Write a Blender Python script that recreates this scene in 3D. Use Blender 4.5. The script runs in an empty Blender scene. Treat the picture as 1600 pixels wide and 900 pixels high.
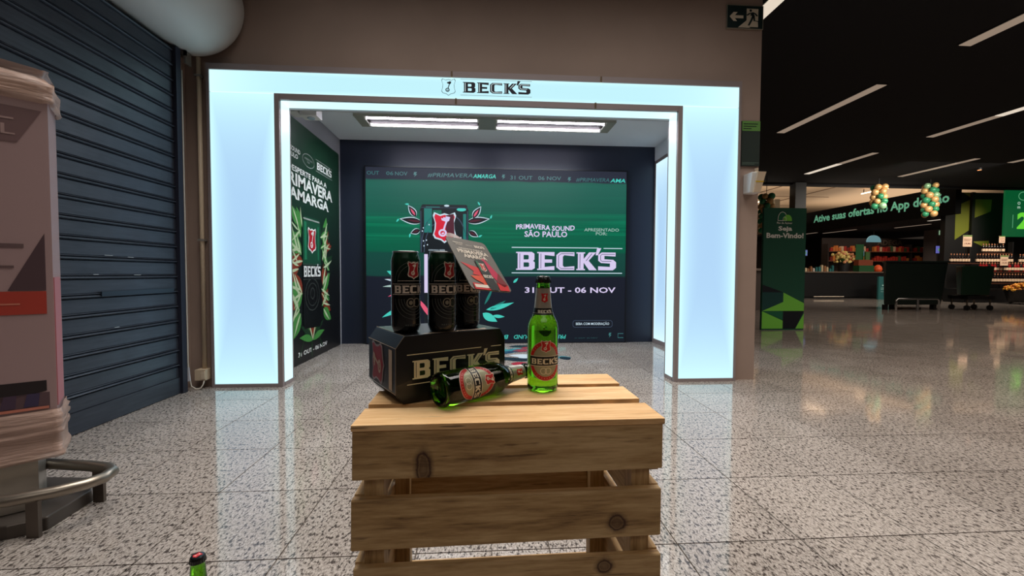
import bpy, bmesh, math, random
from mathutils import Vector, Matrix
from mathutils.geometry import tessellate_polygon
random.seed(7)
SC = bpy.context.scene
COL = SC.collection
PI = math.pi

def lin(c):
    return tuple(((v/255)/12.92 if v/255 <= .04045 else ((v/255+.055)/1.055)**2.4) for v in c)

# ------------------------------------------------------------------ camera
F = 660.0
CAMZ = .83
def unit(v): return v.normalized()
dY = unit(Vector(((757-800)/F, (427-450)/F, 1)))
dX = Vector(((10500-800)/F, (470-450)/F, 1)).normalized()
dX = unit(dX - dY*dX.dot(dY))
dZ = dX.cross(dY)
cam = bpy.data.cameras.new('camera')
cam.sensor_width = 36
cam.lens = F/1600*36
cam.clip_start = .02
cam.clip_end = 120
co = bpy.data.objects.new('camera', cam)
COL.objects.link(co)
m = Matrix(((dX[0], -dX[1], -dX[2]), (dY[0], -dY[1], -dY[2]), (dZ[0], -dZ[1], -dZ[2]))).to_4x4()
m.translation = (0, 0, CAMZ)
co.matrix_world = m
SC.camera = co
# ------------------------------------------------------------------ world, lamps, exposure
SC.view_settings.view_transform = 'Standard'
SC.view_settings.look = 'None'
SC.view_settings.exposure = 0
SC.view_settings.gamma = 1
SC.view_settings.use_curve_mapping = False
w = bpy.data.worlds.new('world'); SC.world = w
w.use_nodes = True
w.node_tree.nodes['Background'].inputs[0].default_value = (*lin((255, 226, 205)), 1)
w.node_tree.nodes['Background'].inputs[1].default_value = .03

def area(name, loc, sx, sy, power, color, spread=PI, rot=(0, 0, 0)):
    l = bpy.data.lights.new(name, 'AREA')
    l.shape = 'RECTANGLE'; l.size = sx; l.size_y = sy
    l.energy = power; l.color = color; l.spread = spread
    o = bpy.data.objects.new(name, l); COL.objects.link(o)
    o.location = loc; o.rotation_euler = rot
    return o
# unseen area lights for mall ceiling lamps, added to lighten corridor floor and hall
area('corridor_fill', (.3, 1.75, 3.5), 3.4, 1.6, 64, (1, .95, .89), math.radians(105))
area('hall_fill', (4.8, 1.7, 3.52), 3, 2.4, 98, (1, .84, .70), math.radians(125))
area('hall_fill', (8.5, 6.5, 3.52), 6, 4, 95, (1, .84, .70), math.radians(140))
area('corridor_fill', (.3, -2.4, 3.5), 3.4, 1.6, 28, (1, .92, .84), math.radians(150))  # fill from behind the camera, added to brighten cans and carton
area('wine_rack_fill', (15.9, 10.9, 3.5), 2.2, .4, 60, (1, .86, .70), math.radians(110), (math.radians(28), 0, 0))  # unseen light added to brighten the wine bottles
area('balloon_fill', (11.6, 9.6, 3.45), 2.6, .4, 90, (1, .90, .78), math.radians(120), (math.radians(50), 0, 0))  # unseen light added to brighten the balloon columns
for x_ in (-.605, .655):
    for y_ in (4.25, 4.44):
        area('fluorescent_lamp', (x_, y_, 2.326), 1.05, .018, 13, (.90, .96, 1), math.radians(150))
# unseen upward lights added to brighten the warm ceiling beyond the hall
area('atrium_fill', (8.5, 15.5, 3.2), 3, 5, 70, (1, .86, .70), PI, (PI, 0, 0))
area('atrium_fill', (12.4, 15.0, 3.2), 3, 4, 85, (1, .86, .70), PI, (PI, 0, 0))
area('atrium_fill', (18.5, 17.5, 3.2), 5, 7, 200, (1, .86, .70), PI, (PI, 0, 0))
area('atrium_fill', (12.0, 21.5, 3.2), 6, 5, 120, (1, .86, .70), PI, (PI, 0, 0))

# ------------------------------------------------------------------ helpers
MATS = {}
def mat(name, rgb, rough=.5, metal=0., emit=None, estr=1., trans=0., ior=1.45, coat=0., spec=None, alpha=1.):
    if name in MATS: return MATS[name]
    M = bpy.data.materials.new(name); M.use_nodes = True
    b = M.node_tree.nodes['Principled BSDF']
    b.inputs['Base Color'].default_value = (*lin(rgb), 1)
    b.inputs['Roughness'].default_value = rough
    b.inputs['Metallic'].default_value = metal
    b.inputs['Transmission Weight'].default_value = trans
    b.inputs['IOR'].default_value = ior
    b.inputs['Coat Weight'].default_value = coat
    b.inputs['Alpha'].default_value = alpha
    if spec is not None: b.inputs['Specular IOR Level'].default_value = spec
    if emit is not None:
        b.inputs['Emission Color'].default_value = (*lin(emit), 1)
        b.inputs['Emission Strength'].default_value = estr
    MATS[name] = M
    return M

class NT:
    """tiny node helper"""
    def __init__(s, M):
        s.t = M.node_tree; s.n = s.t.nodes; s.l = s.t.links; s.b = s.n['Principled BSDF']
    def new(s, typ, **kw):
        x = s.n.new(typ)
        for k, v in kw.items():
            if k.startswith('i_'):
                key = k[2:]
                x.inputs[int(key) if key.isdigit() else key.replace('_', ' ')].default_value = v
            else: setattr(x, k, v)
        return x
    def link(s, a, b): s.l.new(a, b)
    def ramp(s, fac, stops, interp='LINEAR'):
        r = s.n.new('ShaderNodeValToRGB'); r.color_ramp.interpolation = interp
        e = r.color_ramp.elements
        while len(e) < len(stops): e.new(.5)
        for el, (p, c) in zip(e, stops): el.position = p; el.color = (*c, 1)
        s.link(fac, r.inputs[0]); return r.outputs[0]
    def math(s, op, a, b=None, c=None):
        x = s.n.new('ShaderNodeMath'); x.operation = op
        for i, v in enumerate((a, b, c)):
            if v is None: continue
            if isinstance(v, (int, float)): x.inputs[i].default_value = v
            else: s.link(v, x.inputs[i])
        return x.outputs[0]
    def mix(s, fac, a, b, mode='MIX'):
        x = s.n.new('ShaderNodeMix'); x.data_type = 'RGBA'; x.blend_type = mode
        for i, v in ((0, fac), (6, a), (7, b)):
            if isinstance(v, (int, float)): x.inputs[i].default_value = v
            elif isinstance(v, tuple): x.inputs[i].default_value = (*v, 1)
            else: s.link(v, x.inputs[i])
        return x.outputs[2]
    def noise(s, vec, scale, detail=3, rough=.55):
        x = s.new('ShaderNodeTexNoise'); x.inputs['Scale'].default_value = scale
        x.inputs['Detail'].default_value = detail; x.inputs['Roughness'].default_value = rough
        s.link(vec, x.inputs['Vector']); return x.outputs[0]
    def mapping(s, vec, scale=(1, 1, 1), loc=(0, 0, 0), rot=(0, 0, 0)):
        x = s.new('ShaderNodeMapping'); x.inputs['Scale'].default_value = scale
        x.inputs['Location'].default_value = loc; x.inputs['Rotation'].default_value = rot
        s.link(vec, x.inputs['Vector']); return x.outputs[0]
    def sep(s, vec):
        x = s.new('ShaderNodeSeparateXYZ'); s.link(vec, x.inputs[0]); return x.outputs
    def bump(s, h, strength=.2, dist=.01):
        x = s.new('ShaderNodeBump'); x.inputs['Strength'].default_value = strength
        x.inputs['Distance'].default_value = dist
        s.link(h, x.inputs['Height']); s.link(x.outputs[0], s.b.inputs['Normal'])

def wmat(o):
    M = o.matrix_basis.copy(); p = o.parent
    while p: M = p.matrix_basis @ M; p = p.parent
    return M

def link_mesh(name, me, material, parent=None, world=False):
    o = bpy.data.objects.new(name, me); COL.objects.link(o)
    if parent:
        o.parent = parent
        if world: me.transform(wmat(parent).inverted())
    if material and not me.materials: me.materials.append(material)
    return o

def obj(name, bm, material, parent=None, world=False, smooth=False, bevel=0, segs=2):
    if bevel:
        bmesh.ops.bevel(bm, geom=[e for e in bm.edges if len(e.link_faces) == 2 and e.calc_face_angle(0) > .5],
                        offset=bevel, segments=segs, affect='EDGES', profile=.5)
    me = bpy.data.meshes.new(name)
    if smooth:
        for f in bm.faces: f.smooth = True
    bm.to_mesh(me); bm.free()
    return link_mesh(name, me, material, parent, world)

def thing(name, label, cat, loc=(0, 0, 0), rotz=0, group=None):
    o = bpy.data.objects.new(name, None); COL.objects.link(o)
    o.empty_display_size = .1
    o.location = loc; o.rotation_euler = (0, 0, rotz)
    return tag(o, label, cat, group)
def tag(o, label, cat, group=None):
    o['label'] = label; o['category'] = cat
    if group: o['group'] = group
    return o
def struct(o): o['kind'] = 'structure'; return o

def bx(bm, x0, x1, y0, y1, z0, z1, M=None):
    v = [bm.verts.new((x, y, z)) for x in (x0, x1) for y in (y0, y1) for z in (z0, z1)]
    if M:
        for q in v: q.co = M @ q.co
    for f in ((0, 1, 3, 2), (4, 6, 7, 5), (0, 4, 5, 1), (2, 3, 7, 6), (0, 2, 6, 4), (1, 5, 7, 3)):
        bm.faces.new([v[i] for i in f])
    return bm
def box(x0, x1, y0, y1, z0, z1, M=None): return bx(bmesh.new(), x0, x1, y0, y1, z0, z1, M)

def hexa(bot, top):
    """closed prism between two quads/polys of 3D points"""
    bm = bmesh.new()
    a = [bm.verts.new(p) for p in bot]; b = [bm.verts.new(p) for p in top]
    n = len(a)
    bm.faces.new(a[::-1]); bm.faces.new(b)
    for i in range(n): bm.faces.new((a[i], a[(i+1) % n], b[(i+1) % n], b[i]))
    bmesh.ops.recalc_face_normals(bm, faces=bm.faces)
    return bm

def lathe(prof, n=32, bm=None, center=(0, 0, 0)):
    bm = bm or bmesh.new(); rings = []
    cx, cy, cz = center
    for r, z in prof:
        if r < 1e-6: rings.append([bm.verts.new((cx, cy, cz+z))])
        else: rings.append([bm.verts.new((cx+r*math.cos(2*PI*i/n), cy+r*math.sin(2*PI*i/n), cz+z)) for i in range(n)])
    for a, b in zip(rings, rings[1:]):
        for i in range(n):
            j = (i+1) % n
            q = [a[i % len(a)], a[j % len(a)], b[j % len(b)], b[i % len(b)]]
            u = []
            for v in q:
                if v not in u: u.append(v)
            if len(u) > 2: bm.faces.new(u)
    return bm

def tube(pts, r, n=10, bm=None, cap=True):
    bm = bm or bmesh.new(); pts = [Vector(p) for p in pts]; rings = []
    prev = None
    for i, p in enumerate(pts):
        d = (pts[min(i+1, len(pts)-1)] - pts[max(i-1, 0)]).normalized()
        up = Vector((0, 0, 1)) if abs(d.z) < .95 else Vector((1, 0, 0))
        a = d.cross(up).normalized() if prev is None else (prev - d*prev.dot(d)).normalized()
        prev = a; b = d.cross(a)
        rings.append([bm.verts.new(p + r*(math.cos(2*PI*k/n)*a + math.sin(2*PI*k/n)*b)) for k in range(n)])
    for a, b in zip(rings, rings[1:]):
        for k in range(n): bm.faces.new((a[k], b[k], b[(k+1) % n], a[(k+1) % n]))
    if cap: bm.faces.new(rings[0]); bm.faces.new(rings[-1][::-1])
    bmesh.ops.recalc_face_normals(bm, faces=bm.faces)
    return bm

def copy_tree(o, parent=None):
    c = o.copy(); COL.objects.link(c)
    if parent: c.parent = parent
    for ch in list(o.children): copy_tree(ch, c)
    return c

ORD = ['%d%s' % (i, {1: 'st', 2: 'nd', 3: 'rd'}.get(i % 10 if i not in (11, 12, 13) else 0, 'th')) for i in range(1, 60)]
# ---- flat print: 2D shapes laid onto a surface through a mapping
def poly(*loops):
    pts = [Vector((x, y, 0)) for l in loops for x, y in l]
    tr = tessellate_polygon([[Vector((x, y, 0)) for x, y in l] for l in loops])
    return [(p.x, p.y) for p in pts], [tuple(t) for t in tr]
def text2d(s, bold=0., shear=0., res=2, spacing=1.):
    cu = bpy.data.curves.new('t', 'FONT'); cu.body = s; cu.offset = bold; cu.shear = shear
    cu.resolution_u = res; cu.space_character = spacing; cu.align_x = 'CENTER'
    o = bpy.data.objects.new('t', cu)
    me = bpy.data.meshes.new_from_object(o)
    v = [(p.co.x, p.co.y) for p in me.vertices]; f = [tuple(p.vertices) for p in me.polygons]
    bpy.data.meshes.remove(me); bpy.data.objects.remove(o); bpy.data.curves.remove(cu)
    return v, f
def join(*shapes):
    V, Fc = [], []
    for v, f in shapes:
        k = len(V); V += v; Fc += [tuple(i+k for i in t) for t in f]
    return V, Fc
def aff(s, sx, sy, tx=0, ty=0, rot=0):
    c, d = math.cos(rot), math.sin(rot)
    return [(c*x*sx-d*y*sy+tx, d*x*sx+c*y*sy+ty) for x, y in s[0]], s[1]
def fit(s, x0, y0, x1, y1):
    xs = [p[0] for p in s[0]]; ys = [p[1] for p in s[0]]
    a, b, c, d = min(xs), max(xs), min(ys), max(ys)
    return [(x0+(x-a)/(b-a)*(x1-x0), y0+(y-c)/(d-c)*(y1-y0)) for x, y in s[0]], s[1]
def rect(x0, y0, x1, y1): return poly([(x0, y0), (x1, y0), (x1, y1), (x0, y1)])
def ell(cx, cy, rx, ry, n=40, a0=0, a1=2*PI):
    full = abs(a1-a0-2*PI) < 1e-6
    return [(cx+rx*math.cos(a0+(a1-a0)*i/(n if full else n-1)), cy+ry*math.sin(a0+(a1-a0)*i/(n if full else n-1))) for i in range(n)]
def ring(cx, cy, rx, ry, t, n=40): return poly(ell(cx, cy, rx, ry, n), ell(cx, cy, rx-t, ry-t, n))
def rrect(x0, y0, x1, y1, r, n=5):
    L = []
    for cx, cy, a in ((x1-r, y1-r, 0), (x0+r, y1-r, 90), (x0+r, y0+r, 180), (x1-r, y0+r, 270)):
        L += [(cx+r*math.cos(math.radians(a+90*i/n)), cy+r*math.sin(math.radians(a+90*i/n))) for i in range(n+1)]
    return L
def stroke(pts, w0, w1=None):
    w1 = w0 if w1 is None else w1
    L, R_ = [], []
    n = len(pts)
    for i, (x, y) in enumerate(pts):
        ax, ay = pts[max(i-1, 0)]; bx_, by = pts[min(i+1, n-1)]
        dx, dy = bx_-ax, by-ay; d = math.hypot(dx, dy) or 1
        w = (w0+(w1-w0)*i/(n-1))/2
        L.append((x-dy/d*w, y+dx/d*w)); R_.append((x+dy/d*w, y-dx/d*w))
    V = L+R_
    return V, [(i, i+1, n+i+1, n+i) for i in range(n-1)]
def leaf(x, y, ang, L, W, bend=0., n=8):
    a = math.radians(ang); up, dn = [], []
    for i in range(n+1):
        t = i/n; h = W*.5*math.sin(PI*t**.8); yy = bend*L*t*t
        up.append((t*L, yy+h)); dn.append((t*L, yy-h))
    pts = up + dn[-2:0:-1]
    c, d = math.cos(a), math.sin(a)
    return poly([(x+c*p-d*q, y+d*p+c*q) for p, q in pts])

def decal(name, shape, mapf, material, parent=None, step=None, world=False, vstep=None):
    bm = bmesh.new()
    vs = [bm.verts.new((x, y, 0)) for x, y in shape[0]]
    for f in shape[1]:
        try: bm.faces.new([vs[i] for i in f])
        except ValueError: pass
    for ax, st in ((0, step), (1, vstep)):
        if st:
            c = [v.co[ax] for v in bm.verts]
            k = math.ceil(min(c)/st)
            while k*st < max(c):
                bmesh.ops.bisect_plane(bm, geom=bm.verts[:]+bm.edges[:]+bm.faces[:], plane_co=[k*st*(ax == 0), k*st*(ax == 1), 0],
                                       plane_no=[1*(ax == 0), 1*(ax == 1), 0], dist=1e-6)
                k += 1
    for f in bm.faces:
        if f.normal.z < 0: f.normal_flip()
    bm.normal_update()
    for f in bm.faces:
        if f.normal.z < 0: f.normal_flip()
    for v in bm.verts: v.co = mapf(v.co.x, v.co.y)
    return obj(name, bm, material, parent, world)

def words(s, gap):
    """split a line of print into its words"""
    V, Fc = s; par = list(range(len(V)))
    def find(i):
        while par[i] != i: par[i] = par[par[i]]; i = par[i]
        return i
    for f in Fc:
        for i in f[1:]: par[find(i)] = find(f[0])
    g = {}
    for f in Fc: g.setdefault(find(f[0]), []).append(f)
    comp = sorted(((min(V[i][0] for f in fs for i in f), max(V[i][0] for f in fs for i in f), fs) for fs in g.values()), key=lambda q: q[0])
    out = []; hi = None
    for a, b, fs in comp:
        if hi is None or a-hi > gap: out.append([]); hi = b
        out[-1] += fs; hi = max(hi, b)
    res = []
    for fs in out:
        ids = sorted({i for f in fs for i in f}); mp = {i: k for k, i in enumerate(ids)}
        res.append(([V[i] for i in ids], [tuple(mp[i] for i in f) for f in fs]))
    return res

def facing(y): return lambda u, v: (u, y, v)          # a vertical surface looking back at -Y
def round_map(rf, off=.0003, turn=0.):                # wraps u around a solid of revolution
    def f(u, v):
        r = rf(v)+off; a = u/r + turn
        return (r*math.sin(a), -r*math.cos(a), v)
    return f

# ---- lettering of the brewery mark: blocky wide capitals with a spur serif and an inline
GL = {
 'B': [[(0,0),(.8,0),(.95,.1),(.95,.42),(.86,.5),(.93,.58),(.93,.9),(.8,1),(0,1),(0,.93),(.08,.93),(.08,.07),(0,.07)], [(.38,.17),(.62,.17),(.66,.21),(.66,.38),(.62,.42),(.38,.42)], [(.38,.58),(.6,.58),(.64,.62),(.64,.79),(.6,.83),(.38,.83)]],
 'E': [[(0,0),(.88,0),(.88,.22),(.38,.17),(.38,.41),(.76,.41),(.76,.59),(.38,.59),(.38,.83),(.88,.78),(.88,1),(0,1),(0,.93),(.08,.93),(.08,.07),(0,.07)]],
 'C': [[(.18,0),(.92,0),(.92,.22),(.4,.17),(.33,.25),(.33,.75),(.4,.83),(.92,.78),(.92,1),(.18,1),(0,.84),(0,.16)]],
 'K': [[(0,0),(.45,0),(.45,.07),(.38,.07),(.38,.42),(.66,0),(1.06,0),(.64,.53),(1.02,1),(.66,1),(.38,.63),(.38,.93),(.45,.93),(.45,1),(0,1),(0,.93),(.08,.93),(.08,.07),(0,.07)]],
 'S': [[(0,0),(.76,0),(.93,.14),(.93,.45),(.78,.59),(.32,.62),(.32,.81),(.9,.78),(.9,1),(.18,1),(0,.86),(0,.54),(.14,.41),(.61,.38),(.61,.19),(0,.22)]],
 "'": [[(0,.84),(.12,.84),(.3,1.24),(.08,1.24)]]}
XO = {'B': 0, 'E': 1.07, 'C': 2.05, 'K': 3.07, "'": 4.06, 'S': 4.2}
WID = 5.13
def mark_letters(): return aff(join(*[aff(poly(*GL[c]), 1, 1, XO[c]) for c in XO]), 1/WID, 1)
def mark_inline():
    s = [aff(rect(.17, .09, .2, .91), 1, 1, XO[c]) for c in 'BEK']
    s.append(aff(stroke([(.88,.09),(.24,.09),(.11,.2),(.11,.8),(.24,.91),(.88,.91)], .03), 1, 1, XO['C']))
    s.append(aff(stroke([(.86,.9),(.2,.9),(.12,.82),(.12,.57),(.2,.5),(.68,.5)], .03), 1, 1, XO['S']))
    s.append(aff(stroke([(.5,.52),(.8,.93)], .03), 1, 1, XO['K']))
    return aff(join(*s), 1/WID, 1)
def mark(x0, z0, x1, z1): return aff(mark_letters(), x1-x0, z1-z0, x0, z0)
def mark_line(x0, z0, x1, z1): return aff(mark_inline(), x1-x0, z1-z0, x0, z0)
SHIELD = [(-.44,.64),(-.2,.54),(0,.6),(.2,.54),(.44,.64),(.5,.5),(.41,.2),(.43,-.08),(.5,-.32),(.42,-.46),(.15,-.54),(0,-.66),(-.15,-.54),(-.42,-.46),(-.5,-.32),(-.43,-.08),(-.41,.2),(-.5,.5)]
def shield(cx, cy, w, h, k=1., rot=0): return aff(poly(SHIELD), w*k, h/1.3*k, cx, cy, rot)
def shield_ring(cx, cy, w, h, k=.86, rot=0): return aff(poly(SHIELD, [(x*k, y*k) for x, y in SHIELD]), w, h/1.3, cx, cy, rot)
def key(cx, cy, w, h, rot=0):
    s = join(ring(-.08, -.24, .18, .17, .08, 20), stroke([(-.03,-.1),(.02,.08),(.12,.36)], .075),
             poly([(.1,.24),(-.12,.32),(-.14,.42),(-.06,.4),(-.04,.46),(.04,.43),(.06,.5),(.24,.46),(.2,.3)]), stroke([(-.02,-.24),(-.12,-.28)], .07))
    return aff(s, w, h/1.3, cx, cy, rot)

# ------------------------------------------------------------------ materials
def granite():
    M = mat('granite', (150, 140, 132), .1)
    n = NT(M); g = n.new('ShaderNodeNewGeometry').outputs['Position']
    p = n.mapping(g, (1, .46, 1))
    a = n.noise(p, 112, 3, .6)
    b = n.noise(n.mapping(p, loc=(3, 7, 0)), 205, 2, .6)
    c = n.noise(n.mapping(g, loc=(9, 1, 0)), 4, 2)
    base = n.ramp(b, [(.30, lin((118, 108, 102))), (.5, lin((172, 163, 156))), (.68, lin((198, 189, 182)))])
    dark = n.ramp(a, [(.40, (.95, .95, .95)), (.47, (0, 0, 0))])
    col = n.mix(dark, base, lin((68, 60, 57)))
    big = n.ramp(c, [(.3, (.86, .85, .84)), (.7, (1, 1, 1))])
    col = n.mix(1., col, big, 'MULTIPLY')
    oi = n.new('ShaderNodeObjectInfo').outputs['Random']
    tint = n.ramp(oi, [(0, (.84, .83, .82)), (1, (1, 1, 1))])
    col = n.mix(1., col, tint, 'MULTIPLY')
    n.link(col, n.b.inputs['Base Color'])
    r = n.ramp(n.noise(g, 3, 4), [(.3, (.045,)*3), (.75, (.11,)*3)])
    n.link(r, n.b.inputs['Roughness'])
    n.b.inputs['Specular IOR Level'].default_value = .52
    return M
GRAN = granite()

def wood(name, axis='X', seed=0, knots=(), c0=(106, 74, 44), c1=(176, 140, 92), c2=(212, 178, 130)):
    M = mat(name, c1, .62)
    n = NT(M); tc = n.new('ShaderNodeTexCoord').outputs['Object']
    st = {'X': (1, 11, 11), 'Y': (11, 1, 11), 'Z': (11, 11, 1)}[axis]
    v = n.mapping(tc, loc=(seed*1.7, seed*.9, seed*.37))
    wob = n.noise(v, 5, 2)
    p = n.mapping(v, st)
    a = n.noise(p, 3.6, 8, .68)
    b = n.noise(n.mapping(v, tuple(3.5*q for q in st)), 5, 3, .6)
    f = n.math('ADD', n.math('MULTIPLY', a, .75), n.math('MULTIPLY', b, .3))
    f = n.math('ADD', f, n.math('MULTIPLY', wob, .12))
    col = n.ramp(f, [(.40, lin(c0)), (.55, lin(c1)), (.72, lin(c2))])
    crack = n.ramp(n.noise(n.mapping(v, tuple((2.2 if q == 1 else 30) for q in st)), 4, 3), [(.27, (1, 1, 1)), (.33, (0, 0, 0))])
    col = n.mix(n.math('MULTIPLY', crack, .7), col, lin((74, 42, 22)))
    for kx, kz, rx, rz in knots:
        s = n.sep(tc)
        dx = n.math('DIVIDE', n.math('SUBTRACT', s[0], kx), rx)
        dz = n.math('DIVIDE', n.math('SUBTRACT', s[2], kz), rz)
        d = n.math('SQRT', n.math('ADD', n.math('MULTIPLY', dx, dx), n.math('MULTIPLY', dz, dz)))
        d = n.math('ADD', d, n.math('MULTIPLY', n.math('SUBTRACT', n.noise(tc, 90, 3), .5), .7))
        k = n.ramp(n.math('MULTIPLY', d, .6), [(0, (.6,)*3), (.35, (.75,)*3), (.42, (.55,)*3), (.55, (1,)*3), (.72, (.45,)*3), (1, (0,)*3)])
        col = n.mix(k, col, lin((58, 26, 12)))
    n.link(col, n.b.inputs['Base Color'])
    n.bump(f, .25, .003)
    return M

def lightbox(name, c_mid, c_edge, s_mid, s_edge, axes=(0, 2), power=5):
    """edge-lit acrylic: brighter along its rims, as such boxes are"""
    M = mat(name, (70, 76, 82), .25)
    n = NT(M); g = n.sep(n.new('ShaderNodeTexCoord').outputs['Generated'])
    def edge(o): return n.math('POWER', n.math('ABSOLUTE', n.math('MULTIPLY_ADD', o, 2., -1.)), power)
    e = n.math('MAXIMUM', edge(g[axes[0]]), n.math('MULTIPLY', edge(g[axes[1]]), .9)) if len(axes) > 1 else edge(g[axes[0]])
    n.link(n.mix(e, lin(c_mid), lin(c_edge)), n.b.inputs['Emission Color'])
    n.link(n.math('MULTIPLY_ADD', e, s_edge-s_mid, s_mid), n.b.inputs['Emission Strength'])
    return M
LB_SIDE = lightbox('lit_acrylic_side', (174, 212, 246), (200, 245, 252), 1.0, 1.14, (0, 2), 3)
LB_HEAD = lightbox('lit_acrylic_header', (192, 241, 250), (208, 249, 255), 1.0, 1.15, (0, 2), 6)
LB_RET = lightbox('lit_acrylic_return', (200, 245, 252), (204, 247, 253), 1.2, 1.3, (1, 2), 4)
LB_IN = lightbox('lit_acrylic_inner', (176, 214, 248), (215, 246, 255), .95, 1.1, (1, 2), 3)

ALU = mat('aluminium_profile', (150, 138, 138), .45, .25)
PAINT = mat('beige_wall_paint', (156, 136, 124), .75)
def stain_wall():
    n = NT(PAINT); g = n.new('ShaderNodeNewGeometry').outputs['Position']
    a = n.noise(g, 1.3, 4)
    n.link(n.ramp(a, [(.3, lin((149, 129, 118))), (.7, lin((163, 142, 130)))]), n.b.inputs['Base Color'])
    n.bump(n.noise(g, 140, 3), .12, .002)
stain_wall()
NAVY = mat('navy_wall_panel', (34, 41, 58), .45)
GREYPAINT = mat('grey_ceiling_paint', (222, 230, 238), .7)
GREYWALL = mat('grey_side_paint', (150, 150, 156), .7)
BLACK = mat('matt_black_ceiling', (36, 36, 39), .9, spec=.15)
BLACKM = mat('black_panel', (10, 10, 12), .55)
WHITEP = mat('white_plastic', (222, 222, 220), .4)
BEIGEP = mat('cream_plastic', (206, 186, 160), .45)

# ------------------------------------------------------------------ setting: floor
FX0, FX1 = -2.1, 24
fl = struct(obj('floor', box(-2.46, FX1, -3.2, 27, -.12, -.004), mat('floor_grout', (78, 66, 56), .8)))
PITCH = .397
def tile_mesh():
    g = .0021
    bm = box(-PITCH/2+g, PITCH/2-g, -PITCH/2+g, PITCH/2-g, -.004, 0)
    return bm
tm = bpy.data.meshes.new('tile'); b_ = tile_mesh(); b_.to_mesh(tm); b_.free(); tm.materials.append(GRAN)
far = bmesh.new()
nt = 0
for j in range(-9, 66):
    for i in range(-6, 61):
        cx = -.2+PITCH*(i+.5); cy = .84+PITCH*(j+.5)
        if cx > FX1-.3 or cx < -2.2: continue
        visible = (cy > .55 and cy < 5.2 and abs(cx) < 1.30*cy+.3 and not (cy > 3.3 and cx < -1.75))
        if visible and nt < 298:
            o = bpy.data.objects.new('tile', tm); COL.objects.link(o); o.parent = fl; o.location = (cx, cy, 0); nt += 1
        else:
            g = .0021; h = PITCH/2-g
            vs = [far.verts.new((cx+a*h, cy+b*h, z)) for z in (-.004, 0) for a, b in ((-1, -1), (1, -1), (1, 1), (-1, 1))]
            far.faces.new(vs[4:])
            if cy < 9:
                for k in range(4): far.faces.new((vs[k], vs[(k+1) % 4], vs[4+(k+1) % 4], vs[4+k]))
to = obj('tile_field', far, GRAN, fl); to['kind'] = 'stuff'

# ------------------------------------------------------------------ setting: walls and ceilings
YF = 3.17            # plane of the façade wall
HC = 3.6             # black hall ceiling
def wall_with_hole(name, x0, x1, z1, hx0, hx1, hz, y0, y1, material):
    bm = bmesh.new()
    bx(bm, x0, hx0, y0, y1, 0, z1); bx(bm, hx1, x1, y0, y1, 0, z1); bx(bm, hx0, hx1, y0, y1, hz, z1)
    return struct(obj(name, bm, material))
wall_with_hole('wall_front', -2.46, 2.125, HC, -1.5, 1.5, 2.1, YF+.012, YF+.135, PAINT)
struct(obj('wall_left', box(-2.46, -2.36, -3.2, YF+.012, 0, HC), PAINT))
struct(obj('wall_back', box(-1.7, 2.3, 5.03, 5.25, 0, 2.4), NAVY))
struct(obj('wall_side', box(-1.85, -1.663, YF+.135, 5.03, 0, 2.4), GREYWALL))
wr = bmesh.new()
bx(wr, 2.05, 2.18, YF+.135, 5.03, 2.19, 2.4); bx(wr, 2.06, 2.12, YF+.135, YF+.5, 0, 2.19)
struct(obj('wall_right', wr, GREYPAINT))
struct(obj('ceiling', box(-1.85, 2.18, YF+.135, 5.25, 2.36, 2.46), GREYPAINT))
struct(obj('ceiling', box(-2.46, FX1, -3.2, 12.45, HC, HC+.15), BLACK))
ATR = mat('warm_atrium_ceiling', (176, 150, 122), .8)
struct(obj('ceiling', box(-2, FX1, 12.45, 27, 4.45, 4.6), ATR))
struct(obj('wall_far', box(-2, FX1, 26.6, 26.9, 0, 4.45), mat('warm_far_wall', (150, 126, 104), .8)))
struct(obj('trim', box(2.2, FX1, 12.35, 12.6, HC-.04, 4.45), BLACK))
# grooves of the atrium ceiling panels
tb = bmesh.new()
for k in range(5): bx(tb, 6, 16, 14+2.4*k, 14.05+2.4*k, 4.435, 4.452)
for k in range(4): bx(tb, 7.5+2.3*k, 7.55+2.3*k, 12.5, 26.6, 4.43, 4.452)
struct(obj('trim', tb, mat('ceiling_joint', (112, 90, 70), .8)))
struct(obj('trim', box(9.32, 9.66, 12.2, 12.45, 0, HC), BLACKM))

# ------------------------------------------------------------------ illuminated portal
YP = 3.145
P = thing('illuminated_portal', 'glowing white lightbox archway framing the booth entrance, black lettering on its header', 'archway', (0, YP+.1, 0))
IX, OX = 1.455, 1.93
ZI, ZO = 2.055, 2.25
for s in (-1, 1):
    a, b = sorted((s*(IX+.035), s*OX))
    obj('side_light_panel', box(a, b, YP, YP+.03, .025, ZI+.04), LB_SIDE, P, True)
obj('header_light_panel', box(-OX, OX, YP, YP+.03, ZI+.045, ZO), LB_HEAD, P, True)
for s in (-1, 1):
    a, b = sorted((s*IX, s*(IX+.02)))
    o = obj('return_light_panel', box(a, b, YP+.02, YP+.15, .03, ZI), LB_RET, P, True)
o = obj('return_light_panel', box(-IX, IX, YP+.02, YP+.15, ZI, ZI+.02), lightbox('lit_acrylic_soffit', (200, 245, 252), (208, 248, 254), 1.2, 1.3, (0, 1), 8), P, True)
def bar(x0, x1, y0, y1, z0, z1): obj('aluminium_trim', box(x0, x1, y0, y1, z0, z1), ALU, P, True)
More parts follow.
